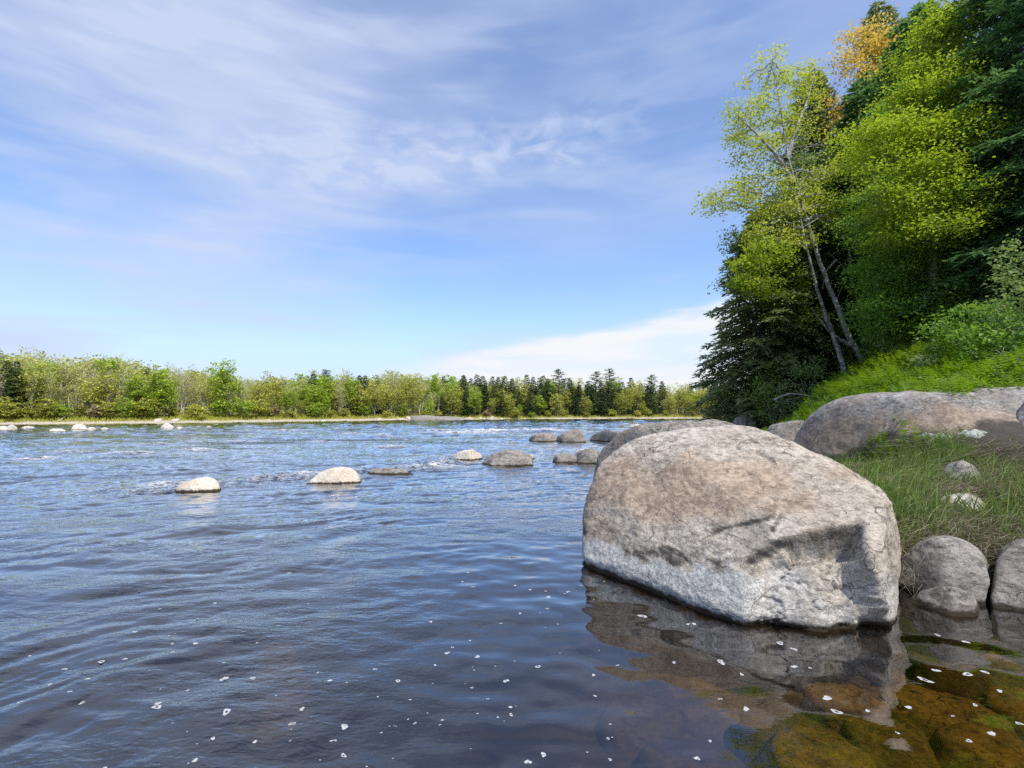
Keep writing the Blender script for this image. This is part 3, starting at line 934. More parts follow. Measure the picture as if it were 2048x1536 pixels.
    z *= 1 - sst(-1.5, 0.0, f) * 0.8
    water.grid = (X, Y, z)
    o = link("river", mesh_np("river", np.stack([X, Y, z], 1), Q, smooth=True, cols={"foam": foam, "chop": np.clip(chop, 0, 1)}), water_mat())
    tag(o, "dark tannin-stained river with blue sky reflections and riffles", "river", kind="structure")


def water_mat():
    m, t = newmat("river_water")
    geo = t.n("ShaderNodeNewGeometry")
    pos = geo.outputs["Position"]
    y = t.n("ShaderNodeSeparateXYZ")
    t.l(pos, y.inputs[0])
    X, Y = y.outputs[0], y.outputs[1]
    n1 = t.noise(t.mapping(pos, (1, 2.0, 1), (0, 0, 0.3)), 9, 3, 0.5, 0.3)
    n2 = t.noise(t.mapping(pos, (1, 1.8, 1), (0, 0, -0.3)), 26, 2, 0.5)
    # almost glassy pool by the boulder, livelier out in the current
    live = t.math('MAXIMUM', t.mr(Y, 4.0, 9.0), t.mr(X, 0.2, -2.2))
    h = t.math('MULTIPLY', t.math('ADD', n1, t.math('MULTIPLY', n2, 0.3)), t.math('ADD', t.math('MULTIPLY', live, 0.94), 0.06))
    pt = t.mr(t.noise(t.mapping(pos, (0.5, 1.3, 1), (0, 0, 0.35)), 0.8, 3, 0.6), 0.35, 0.65, 0.15, 1.0)
    h = t.math('MULTIPLY', h, pt)
    ck = t.attr("chop").outputs["Fac"]
    chn = t.math('MULTIPLY', t.noise(t.mapping(pos, (1, 1.4, 1), (0, 0, 0.3)), 4.5, 3, 0.6, 0.4), ck)
    b = t.bump(h, 0.85, 0.018)
    b = t.bump(chn, 1.0, 0.22, b)
    fr = t.n("ShaderNodeFresnel")
    fr.inputs["IOR"].default_value = 1.52
    t.l(b, fr.inputs["Normal"])
    tr = t.n("ShaderNodeBsdfTransparent")
    tr.inputs[0].default_value = (0.74, 0.62, 0.42, 1)
    gl = t.n("ShaderNodeBsdfGlossy")
    gl.inputs["Roughness"].default_value = 0.03
    gl.inputs["Color"].default_value = (0.93, 0.955, 0.99, 1)
    t.l(b, gl.inputs["Normal"])
    ms = t.n("ShaderNodeMixShader")
    t.l(t.math('MINIMUM', t.math('MULTIPLY_ADD', fr.outputs[0], 1.6, 0.018), 1.0), ms.inputs[0])
    t.l(tr.outputs[0], ms.inputs[1])
    t.l(gl.outputs[0], ms.inputs[2])
    fo = t.n("ShaderNodeBsdfDiffuse")
    fo.inputs[0].default_value = (0.80, 0.80, 0.78, 1)
    fm = t.math('MULTIPLY', t.attr("foam").outputs["Fac"], t.mr(t.noise(t.mapping(pos, (1, 2, 1), (0, 0, 0.3)), 14, 4, 0.7), 0.38, 0.56))
    ms2 = t.n("ShaderNodeMixShader")
    t.l(t.math('MINIMUM', fm, 0.95), ms2.inputs[0])
    t.l(ms.outputs[0], ms2.inputs[1])
    t.l(fo.outputs[0], ms2.inputs[2])
    t.out(ms2.outputs[0])
    return m


water()

# ------------------------------------------------------------------ floating foam flecks
fm_, t = newmat("foam_fleck")
pos = t.n("ShaderNodeNewGeometry").outputs["Position"]
fx = t.n("ShaderNodeMixShader")
t.l(t.mr(t.noise(pos, 90, 4, 0.7), 0.34, 0.56, 0.25, 0.95), fx.inputs[0])
t.l(t.n("ShaderNodeBsdfTransparent").outputs[0], fx.inputs[1])
t.l(t.principled((0.54, 0.55, 0.56), 0.6, 0.3), fx.inputs[2])
t.out(fx.outputs[0])


def fleck_mesh(seed):
    r = random.Random(seed)
    n = 16
    hole = seed % 3 == 0
    V, Q = [], []
    ph = [r.uniform(0, 6.28) for _ in range(3)]
    prof = [(0.38 if hole else 0.02, 0.0), (0.55, 0.10), (0.8, 0.12), (1.0, 0.0)]
    for rr, zz in prof:
        for j in range(n):
            a = j * 2 * PI / n
            w = 1 + 0.25 * math.sin(2 * a + ph[0]) + 0.14 * math.sin(3 * a + ph[1]) + 0.08 * math.sin(5 * a + ph[2])
            V.append((rr * w * math.cos(a), rr * w * 0.8 * math.sin(a), zz + 0.03 * r.random()))
    for i in range(3):
        for j in range(n):
            Q.append((i * n + j, i * n + (j + 1) % n, (i + 1) * n + (j + 1) % n, (i + 1) * n + j))
    return mesh_np("foam_fleck", V, Q, smooth=True)


flecks = []
for k in range(7):
    me = fleck_mesh(k)
    me.materials.append(fm_)
    flecks.append(me)
FL = [(453, 1424, 13), (689, 1447, 10), (604, 1413, 7), (314, 1410, 11), (316, 1403, 8), (449, 1348, 10), (687, 1504, 8), (584, 1442, 7), (663, 1476, 5), (426, 1476, 7), (506, 1351, 6), (660, 1358, 5), (391, 1287, 7), (203, 1318, 8), (165, 1398, 7),
      (176, 1355, 5), (1012, 1358, 8), (1076, 1331, 7), (955, 1310, 7), (894, 1303, 6), (796, 1357, 7), (750, 1335, 5), (1087, 1503, 9), (1056, 1517, 9), (1022, 1425, 6), (1021, 1410, 5), (885, 1436, 4), (830, 1440, 5), (671, 1475, 4), (862, 1242, 4),
      (1654, 1391, 11), (1673, 1420, 10), (1442, 1322, 11), (1388, 1244, 7), (1285, 1228, 10), (1375, 1186, 5), (1376, 1244, 5), (1483, 1345, 6), (1560, 1283, 9), (1588, 1295, 8), (1588, 1329, 8), (1620, 1332, 5), (1430, 1210, 5), (1348, 1322, 6),
      (1492, 1412, 9), (1440, 1392, 5), (1394, 1512, 8), (1420, 1476, 5), (1220, 1512, 5), (1216, 1472, 5), (1187, 1346, 5), (1190, 1387, 4), (1235, 1325, 4), (1999, 1377, 9), (1983, 1464, 10), (1938, 1479, 8), (1935, 1346, 12), (1970, 1341, 9), (1931, 1280, 7), (1875, 1267, 7), (1817, 1410, 8), (1735, 1417, 6),
      (1950, 1404, 6), (2038, 1442, 9), (1905, 1427, 4), (1795, 1460, 5), (1850, 1355, 14), (1872, 1338, 9), (577, 1142, 7), (936, 1144, 5), (946, 1172, 4), (925, 1160, 4), (1097, 1190, 6), (1136, 1180, 5), (1060, 1177, 4), (1030, 1168, 4), (1094, 1215, 4), (1040, 1225, 4), (1002, 1242, 4),
      (860, 1242, 3), (905, 1290, 4), (940, 1275, 3), (870, 1328, 4), (944, 1370, 4), (975, 1394, 4), (820, 1395, 3), (955, 1425, 3), (880, 1445, 3), (130, 1330, 6), (60, 1302, 5), (100, 1360, 6), (140, 1380, 5), (250, 1312, 5), (270, 1260, 5), (345, 1303, 5), (430, 1205, 5), (395, 1232, 4), (320, 1215, 4), (345, 1285, 5), (515, 1282, 4), (375, 1372, 5), (205, 1530, 9), (390, 1520, 7), (510, 1478, 5), (40, 1400, 6)]
rr = random.Random(77)
for k in range(55):
    y = rr.uniform(1150, 1530)
    FL.append((rr.uniform(260, 1250), y, rr.uniform(1.6, 3.2)))
for k, (x, y, rad) in enumerate(FL):
    P = onz(x, y, 0.012)
    o = bpy.data.objects.new("foam_fleck", flecks[k % 7])
    COL.objects.link(o)
    X_, Y_, Z_ = water.grid
    o.location = (P[0], P[1], Z_[np.argmin((X_ - P[0]) ** 2 + (Y_ - P[1]) ** 2)] + 0.001)
    s = rad * P[1] / 1000 * 0.68
    o.scale = (s * rr.uniform(.85, 1.2), s * rr.uniform(.9, 1.5), s * 0.28)
    o.rotation_euler = (0, 0, rr.uniform(0, 6.28))
    tag(o, "small white fleck of foam floating on the dark calm water", "foam fleck", "foam flecks drifting on the near water")


# ------------------------------------------------------------------ vegetation generators
def up_normals(n, g, bias=0.8):
    v = g.normal(size=(n, 3))
    v[:, 2] = np.abs(v[:, 2]) + bias
    return v / np.linalg.norm(v, axis=1)[:, None]


def scatter_leaves(mb, C, g, per, sig, L, W, bias=0.7, tbase=None, droop=0.3, tvar=0.18):
    """leaves round each clump centre C (n,3)"""
    n = len(C)
    P = np.repeat(C, per, 0) + g.normal(size=(n * per, 3)) * np.asarray(sig)
    d = g.normal(size=(n * per, 3))
    d[:, 2] = d[:, 2] * 0.5 - droop
    nr = up_normals(n * per, g, bias)
    tb = g.uniform(0.2, 0.8, n) if tbase is None else tbase
    T = np.clip(np.repeat(tb, per) + g.normal(size=n * per) * tvar, 0, 1)
    mb.kites(P, d, nr, L * g.uniform(0.5, 1.5, n * per), W * g.uniform(0.5, 1.5, n * per), T, 0.12)


def limb_curve(a, b, g, sag=0.0, n=7, jit=0.04):
    t = np.linspace(0, 1, n)[:, None]
    L = np.linalg.norm(b - a)
    P = a + (b - a) * t
    P[:, 2] += (sag * L * 4 * t * (1 - t))[:, 0]
    j = g.normal(size=(n, 3)) * jit * L
    j[0] = 0
    j[-1] = 0
    return P + j


def curve_pts(pts, n=24):
    pts = np.asarray(pts, float)
    s = np.concatenate([[0], np.cumsum(np.linalg.norm(np.diff(pts, axis=0), axis=1))])
    u = np.linspace(0, s[-1], n)
    P = np.stack([np.interp(u, s, pts[:, k]) for k in range(3)], 1)
    for _ in range(2):
        P[1:-1] = 0.25 * P[:-2] + 0.5 * P[1:-1] + 0.25 * P[2:]
    return P


def broadleaf(name, label, trunks, r0, blobs, leaf, bark, seed, per=26, sig=(.2, .2, .1), L=.09, W=.06, limbr=0.022, cat="tree", group=None, twigs=True, bias=0.7):
    """trunks: list of photo-space polylines [(x,y,D)..]; blobs: (x,y,D,rx,ry,rz,clumps,tint)"""
    g = np.random.default_rng(seed)
    tr = []
    for k, pl in enumerate(trunks):
        P = np.array([at(*p) for p in pl])
        tr.append(curve_pts(P, 26))
    base = tr[0][0].copy()
    base[2] = gz(base[0], base[1]) - 0.1
    root = empty(name, base, label, cat, group)
    for k, P in enumerate(tr):
        if k == 0 or P[0][2] - gz(P[0][0], P[0][1]) < 1.0:
            P = np.vstack([[P[0][0], P[0][1], gz(P[0][0], P[0][1]) - 0.15], P])
        mb = MB()
        rad = r0 * (1 if k == 0 else 0.8) * np.linspace(1.0, 0.16, len(P)) ** 1.3
        P = P + 0.25 * rad[:, None] * g.normal(size=P.shape) * np.linspace(1, .4, len(P))[:, None]
        mb.tube(P - base, rad, 9)
        tr[k] = P
        link("trunk", mb.mesh("trunk", True), M[bark], root)
    allT = np.concatenate(tr)
    cm = MB()
    sub = []
    for (x, y, D, rx, ry, rz, n, tb) in blobs:
        sub.append((x, y, D, rx, ry, rz, int(n * .72), tb))
        for q in range(3 if n > 12 else 0):
            a = g.uniform(0, 2 * PI)
            k = 1000 / D * g.uniform(.75, 1.15)
            sub.append((x + math.cos(a) * rx * k, y - math.sin(a) * rz * k, D + g.uniform(-.5, .4), rx * .38, ry * .45, rz * .32, max(3, int(n * .13)), min(.95, max(.1, tb + g.normal() * .16))))
    for (x, y, D, rx, ry, rz, n, tb) in sub:
        C0 = at(x, y, D)
        v = g.normal(size=(n, 3))
        v /= np.linalg.norm(v, axis=1)[:, None]
        P = C0 + v * (g.uniform(0, 1, (n, 1)) ** 0.42) * np.array([rx, ry, rz])
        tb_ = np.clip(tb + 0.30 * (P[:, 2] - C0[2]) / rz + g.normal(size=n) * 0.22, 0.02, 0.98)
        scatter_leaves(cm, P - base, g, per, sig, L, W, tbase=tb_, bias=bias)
        # a limb from the trunk to the blob, twigs to its clumps
        lower = allT[allT[:, 2] < C0[2] + 0.3]
        src = lower if len(lower) else allT
        q = src[np.argmin(np.linalg.norm((src - C0) * np.array([1, 1, 0.8]), axis=1))]
        lm_ = MB()
        lim = limb_curve(q, C0, g, 0.05, 8)
        lm_.tube(lim - base, np.linspace(limbr, limbr * 0.45, 8), 5)
        if twigs:
            for p in P[g.permutation(n)[: max(3, int(n * .65))]]:
                s = lim[g.integers(3, 8)]
                lm_.tube(limb_curve(s, p, g, 0.03, 5) - base, np.linspace(limbr * 0.4, 0.004, 5), 4)
        link("limb", lm_.mesh("limb", True), M[bark], root)
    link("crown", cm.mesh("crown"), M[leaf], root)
    return root


def conifer_meshes(H, R, seed, first=0.08, nb=70, droop=0.25, twl=0.34, per=7, L=.17, W=.045, shape=0.85, r0=None, lean=(0, 0), flat=0.35, tint0=0.45, gap=0.0):
    g = np.random.default_rng(seed)
    tm, cm = MB(), MB()
    r0 = r0 or H * 0.014
    n = 20
    tz_ = np.linspace(0, H, n)
    ax = np.stack([lean[0] * tz_ + 0.01 * H * pn(tz_ / H * 3, tz_ * 0 + seed, seed=seed), lean[1] * tz_ + 0.01 * H * pn(tz_ / H * 3, tz_ * 0 + seed + 5, seed=seed), tz_], 1)
    tm.tube(ax, np.linspace(r0, 0.012, n), 8)
    tw_p, tw_d, tw_l, tw_t = [], [], [], []
    for k in range(nb):
        f = first + (1 - first) * ((k + g.uniform(0, 1)) / nb)
        if gap and g.uniform() < gap:
            continue
        z = f * H * 0.99
        a = k * 2.399 + g.uniform(-0.5, 0.5)
        ln = R * (1 - f) ** shape * g.uniform(0.72, 1.15) + 0.12
        if f < first + 0.12:
            ln *= g.uniform(0.6, 1.0)
        d = np.array([math.cos(a), math.sin(a), 0])
        up = 0.35 * (f - 0.45)
        m = 8
        t_ = np.linspace(0, 1, m)
        c = np.array([np.interp(z, tz_, ax[:, 0]), np.interp(z, tz_, ax[:, 1]), z])
        B = c + d * (ln * t_)[:, None]
        B[:, 2] += ln * (up * t_ - droop * t_ ** 1.6 + 0.10 * np.clip(t_ - 0.75, 0, 1))
        B += g.normal(size=(m, 3)) * 0.02 * ln * t_[:, None]
        tm.tube(B, np.linspace(max(0.012, r0 * 0.22 * (1 - f) + 0.006), 0.004, m), 4)
        nt = max(5, int(ln * 13))
        side = np.cross(d, [0, 0, 1.0])
        tb = np.clip(tint0 + g.normal() * 0.16, 0, 1)
        for i in range(nt):
            u = 0.12 + 0.9 * (i + g.uniform(0, 1)) / nt
            u = min(u, 1.0)
            p = np.array([np.interp(u, t_, B[:, q]) for q in range(3)])
            sgn = 1 if i % 2 else -1
            l2 = (twl * ln * (1.05 - u) + 0.13 + 0.03 * ln) * g.uniform(0.7, 1.25)
            dd = d * g.uniform(0.5, 0.9) + side * sgn * g.uniform(0.5, 1.0) + np.array([0, 0, g.uniform(-0.45, 0.12)])
            tw_p.append(p)
            tw_d.append(dd / np.linalg.norm(dd))
            tw_l.append(l2)
            tw_t.append(np.clip(tb + 0.25 * (u - 0.5), 0, 1))
    tw_p, tw_d, tw_l, tw_t = map(np.array, (tw_p, tw_d, tw_l, tw_t))
    N = len(tw_p)
    uu = np.tile(np.linspace(0.08, 1, per), N)
    P = np.repeat(tw_p, per, 0) + np.repeat(tw_d, per, 0) * (np.repeat(tw_l, per) * uu)[:, None]
    P[:, 2] -= 0.20 * np.repeat(tw_l, per) * uu ** 2
    d0 = np.repeat(tw_d, per, 0)
    sd = np.cross(d0, np.array([0, 0, 1.0]))
    sg = np.where(np.arange(len(P)) % 2 == 0, 1, -1)[:, None]
    dd = d0 * 0.8 + sd * sg * g.uniform(0.2, 0.8, (len(P), 1)) + g.normal(size=P.shape) * 0.22
    dd[:, 2] -= 0.12
    nr = up_normals(len(P), g, 1.0 / max(flat, 0.05) * 0.5)
    cm.kites(P, dd, nr, L * g.uniform(0.7, 1.3, len(P)), W * g.uniform(0.7, 1.3, len(P)), np.clip(np.repeat(tw_t, per) + g.normal(size=len(P)) * 0.12, 0, 1))
    return tm, cm


def conifer_at(name, label, x, D, ytop, mat, seed, R, bark="bark_dark", group=None, xtop=None, **kw):
    X0 = at(x, 800, D)[0]
    z0 = gz(X0, D) - 0.1
    top = at(x, ytop, D)[2]
    H = top - z0
    lean = (0, 0)
    if xtop is not None:
        lean = ((at(xtop, ytop, D)[0] - X0) / H, 0)
    root = empty(name, (X0, D, z0), label, "tree", group)
    tm, cm = conifer_meshes(H, R, seed, lean=lean, **kw)
    link("trunk", tm.mesh("trunk", True), M[bark], root)
    link("crown", cm.mesh("crown"), M[mat], root)
    return root


# ------------------------------------------------------------------ right bank trees
broadleaf("birch_tree", "tall leaning pale-barked birch with yellow-green leaves at the left edge of the right-bank trees",
          [[(1737, 752, 17.6), (1712, 700, 17.6), (1690, 655, 17.6), (1665, 590, 17.6), (1640, 525, 17.6), (1618, 460, 17.6), (1600, 395, 17.6), (1582, 345, 17.6), (1572, 290, 17.7), (1562, 220, 17.8), (1546, 125, 17.9)],
           [(1588, 370, 17.6), (1560, 320, 17.4), (1530, 285, 17.2), (1500, 255, 17.0), (1470, 225, 17.0)],
           [(1575, 320, 17.6), (1592, 260, 17.9), (1612, 210, 18.2), (1632, 140, 18.4)]],
          0.115,
          [(1540, 150, 18.4, .75, .8, 1.0, 30, .75), (1588, 165, 18.5, .55, .6, .6, 14, .7), (1548, 245, 18.2, .9, .8, .9, 32, .7), (1480, 235, 17.8, .75, .8, .75, 35, .62), (1510, 300, 17.8, .9, .8, .6, 39, .62), (1628, 160, 18.9, .45, .5, .6, 16, .7), (1610, 250, 18.8, .6, .6, .7, 18, .6),
           (1530, 372, 17.8, 1.0, .8, .55, 33, .55), (1470, 400, 17.5, .85, .7, .45, 33, .5), (1420, 412, 17.4, .45, .5, .22, 12, .5), (1550, 425, 17.8, .8, .8, .5, 32, .75), (1635, 350, 18.5, .8, .8, .5, 26, .72), (1650, 420, 18.2, .7, .8, .4, 19, .72), (1590, 470, 17.6, .9, .7, .35, 21, .7)],
          "birch_leaf", "bark_birch", 101, per=32, sig=(.19, .19, .13), L=.092, W=.066)
broadleaf("birch_tree", "thinner grey birch leaning close beside the tall pale birch",
          [[(1694, 758, 17.3), (1676, 700, 17.3), (1660, 655, 17.3), (1640, 600, 17.3), (1628, 550, 17.3), (1612, 490, 17.3), (1600, 430, 17.3), (1590, 380, 17.3)],
           [(1700, 690, 17.4), (1668, 672, 17.3), (1640, 640, 17.2), (1622, 615, 17.1)]],
          0.10, [(1560, 480, 17.7, .8, .8, .3, 18, .7), (1500, 470, 17.6, .7, .7, .3, 19, .6), (1640, 395, 17.9, .6, .6, .3, 16, .75), (1590, 400, 17.8, .6, .6, .4, 14, .7), (1690, 440, 18.0, .6, .6, .3, 14, .7)],
          "birch_leaf", "bark_birch", 102, per=20, sig=(.17, .17, .1), L=.10, W=.07)
broadleaf("bare_tree", "dead leafless grey tree leaning in the dark gap behind the birches",
          [[(1735, 690, 19), (1715, 600, 19), (1705, 560, 19), (1680, 525, 19), (1655, 505, 19)], [(1705, 560, 19), (1700, 510, 18.9), (1690, 480, 18.8), (1730, 470, 18.6)], [(1672, 520, 19), (1650, 545, 18.8), (1645, 580, 18.7)],
           [(1745, 590, 18.8), (1690, 630, 18.6), (1668, 612, 18.5), (1690, 560, 18.5)]], 0.06, [(1690, 500, 18.9, .9, .4, .5, 2, .2)], "gold_leaf", "driftwood", 103, per=2)
broadleaf("maple_sapling", "bright green sapling in front of the dark spruce left of the birches",
          [[(1560, 775, 18.8), (1552, 700, 18.8), (1545, 620, 18.7), (1540, 540, 18.6), (1545, 490, 18.6)]], 0.05,
          [(1535, 515, 17.0, .8, .6, .5, 50, .75), (1515, 570, 17.0, .75, .6, .5, 46, .65), (1560, 600, 18.4, .9, .6, .5, 36, .4), (1498, 545, 17.0, .4, .5, .5, 24, .7), (1600, 640, 18.2, .9, .6, .4, 26, .45), (1560, 560, 18.5, .8, .6, .5, 26, .5)], "lime_leaf", "bark_grey", 104, per=26, L=.10, W=.07)
broadleaf("maple_tree", "bright yellow-green maple high between the golden tree and the dark hemlock",
          [[(1880, 680, 12.8), (1870, 560, 12.8), (1862, 400, 12.8), (1850, 250, 12.9), (1845, 100, 13.1)]], 0.14,
          [(1850, 100, 12.9, .9, .9, .7, 56, .6), (1895, 70, 12.6, .7, .8, .7, 44, .4), (1830, 190, 12.6, .9, .9, .7, 66, .62), (1900, 180, 12.3, .9, .9, .8, 60, .42), (1780, 285, 12.2, 1.1, .9, .35, 62, .85), (1850, 270, 12.1, 1.0, .9, .6, 66, .6), (1920, 290, 11.9, .8, .9, .8, 50, .38),
           (1830, 350, 12.0, 1.0, .9, .5, 60, .5), (1760, 320, 12.3, .7, .8, .22, 30, .85), (1900, 390, 11.7, 1.0, .9, .6, 60, .42), (1800, 420, 12.0, .8, .8, .5, 44, .5), (1850, 460, 11.8, 1.0, .9, .5, 54, .4)], "lime_leaf", "bark_grey", 105, per=54, sig=(.21, .21, .08), L=.075, W=.052, bias=1.2)
broadleaf("beech_tree", "dark green beech with low drooping layers above the ferns behind the birches",
          [[(1840, 700, 13.6), (1835, 600, 13.6), (1828, 500, 13.6), (1820, 430, 13.6)]], 0.09,
          [(1770, 440, 13.4, .7, .8, .4, 40, .75), (1790, 510, 13.2, .8, .8, .5, 52, .55), (1760, 560, 13.2, .6, .8, .5, 46, .42), (1830, 560, 13.0, .9, .8, .6, 56, .4), (1800, 640, 13.0, .9, .8, .5, 56, .36), (1870, 500, 12.9, .9, .8, .6, 54, .4), (1880, 610, 12.7, .7, .8, .5, 46, .3), (1740, 620, 13.4, .5, .7, .4, 34, .35), (1900, 545, 12.8, .6, .8, .6, 36, .3)],
          "deep_leaf", "bark_dark", 106, per=50, sig=(.22, .22, .08), L=.075, W=.05, bias=1.3)
broadleaf("maple_tree", "golden budding maple rising against the sky behind the birch",
          [[(1790, 660, 22), (1790, 450, 22), (1785, 300, 22), (1770, 180, 22), (1765, 70, 22)], [(1780, 250, 22), (1740, 160, 21.8), (1715, 120, 21.6)]], 0.13,
          [(1740, 95, 21.8, 1.1, .9, .8, 38, .72), (1705, 140, 21.6, .6, .7, .6, 19, .7), (1790, 110, 21.8, .9, .9, .9, 64, .5), (1770, 190, 21.6, .9, .9, .7, 70, .55), (1725, 235, 21.6, .8, .8, .5, 32, .65), (1690, 250, 21.6, .5, .6, .4, 13, .7), (1680, 215, 21.6, .5, .6, .5, 13, .6), (1740, 60, 22, .8, .6, .5, 19, .7), (1690, 115, 21.6, .5, .5, .4, 10, .7)],
          "gold_leaf", "bark_grey", 107, per=26, sig=(.24, .24, .14), L=.12, W=.085)

conifer_at("hemlock_tree", "dark hemlock at the left end of the right-bank trees drooping over the water", 1492, 19.5, 395, "spruce_leaf", 201, 2.3, nb=250, shape=0.38, first=0.10, droop=0.3, xtop=1545, per=9, L=.2, W=.075)
conifer_at("spruce_tree", "dark spruce whose thin top shows just right of the birch crown", 1648, 23, 140, "spruce_leaf", 202, 2.7, nb=230, shape=0.55, first=0.05, per=8, L=.24, W=.085, tint0=0.5)
conifer_at("spruce_tree", "dark spruce tip poking above the golden maple", 1792, 25, 2, "spruce_leaf", 203, 2.8, nb=230, shape=0.55, first=0.05, per=8, L=.26, W=.09, tint0=0.55)
conifer_at("hemlock_tree", "huge dark hemlock filling the top right corner of the photo", 2135, 11.8, -190, "hemlock_leaf", 204, 2.85, nb=400, shape=0.35, first=0.03, per=10, L=.15, W=.055, droop=0.32, tint0=0.5)
conifer_at("hemlock_tree", "dark hemlock with feathery boughs hanging over the ferns right of the beech", 1965, 13.6, 110, "hemlock_leaf", 205, 1.7, nb=300, shape=0.35, first=0.02, per=9, L=.16, W=.06, droop=0.38, tint0=0.6)
conifer_at("spruce_tree", "black-green spruce in the shade directly behind the birch trunks", 1660, 21, 330, "hemlock_leaf", 206, 2.0, nb=190, shape=0.45, first=0.02, per=8, L=.22, W=.085, tint0=0.4)
conifer_at("spruce_tree", "shadowy spruce deep behind the beech and maple", 1760, 20, 150, "hemlock_leaf", 207, 2.4, nb=220, shape=0.45, first=0.02, per=8, L=.24, W=.085, tint0=0.4)
conifer_at("hemlock_tree", "shadowy hemlock behind the yellow-green maple", 1880, 17.5, 10, "hemlock_leaf", 208, 2.5, nb=240, shape=0.45, first=0.02, per=8, L=.24, W=.085, tint0=0.4)
conifer_at("spruce_tree", "short dark spruce behind the bright green sapling", 1570, 21.5, 450, "hemlock_leaf", 209, 1.8, nb=150, shape=0.5, first=0.02, per=8, L=.24, W=.08, tint0=0.45)


broadleaf("maple_tree", "mid-green leafy tree filling the wood behind the birch's lower crown",
          [[(1600, 770, 20.5), (1590, 600, 20.5), (1575, 430, 20.5), (1570, 300, 20.5)]], 0.11,
          [(1490, 480, 20, .9, .9, .6, 34, .5), (1480, 560, 19.8, .7, .9, .6, 26, .4), (1560, 480, 20, 1.0, .9, .7, 40, .5), (1600, 400, 20.2, 1.0, .9, .6, 36, .6), (1650, 470, 20, 1.0, .9, .6, 36, .5), (1660, 350, 20.4, 1.0, .9, .6, 34, .6), (1700, 420, 20.2, .9, .9, .6, 30, .5), (1560, 330, 20.4, .8, .8, .5, 22, .6), (1690, 300, 20.8, .8, .8, .5, 26, .65), (1620, 560, 19.8, 1.0, .9, .5, 30, .35), (1700, 520, 20, .8, .8, .5, 22, .35)],
          "shrub_leaf", "bark_grey", 111, per=34, sig=(.24, .24, .12), L=.11, W=.075)
broadleaf("maple_tree", "green leafy tree in the gap between the golden maple and the yellow-green maple",
          [[(1760, 690, 17), (1755, 500, 17), (1750, 330, 17), (1760, 250, 17)]], 0.1,
          [(1750, 390, 16.8, .9, .9, .6, 34, .6), (1720, 450, 16.8, .7, .8, .5, 24, .5), (1770, 480, 16.6, .9, .9, .5, 32, .45), (1740, 560, 16.6, .8, .9, .5, 28, .4), (1790, 240, 17, .8, .8, .6, 28, .65), (1735, 310, 17, .7, .8, .5, 24, .7)],
          "deep_leaf", "bark_grey", 112, per=38, sig=(.22, .22, .1), L=.095, W=.065)


def shrub(name, label, x, y, D, w, h, leaf, seed, n=40, per=26, L=.07, W=.045, group=None, bark="bark_grey", cat="shrub", tb=.45):
    g = np.random.default_rng(seed)
    P0 = at(x, y, D)
    z0 = gz(P0[0], P0[1])
    base = np.array([P0[0], P0[1], z0])
    root = empty(name, base, label, cat, group)
    v = g.normal(size=(n, 3))
    v /= np.linalg.norm(v, axis=1)[:, None]
    v *= g.uniform(0, 1, (n, 1)) ** 0.4
    P = np.stack([v[:, 0] * w / 2, v[:, 1] * w / 2, h * (0.5 + 0.5 * v[:, 2])], 1)
    cm, sm = MB(), MB()
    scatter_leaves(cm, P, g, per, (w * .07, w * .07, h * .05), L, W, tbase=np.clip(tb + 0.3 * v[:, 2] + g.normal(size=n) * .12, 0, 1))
    for p in P[: max(6, n // 4)]:
        sm.tube(limb_curve(np.array([g.normal() * .08, g.normal() * .08, -0.1]), p, g, 0.05, 6), np.linspace(.014, .004, 6), 4)
    link("stem", sm.mesh("stem", True), M[bark], root)
    link("foliage", cm.mesh("foliage"), M[leaf], root)
    return root


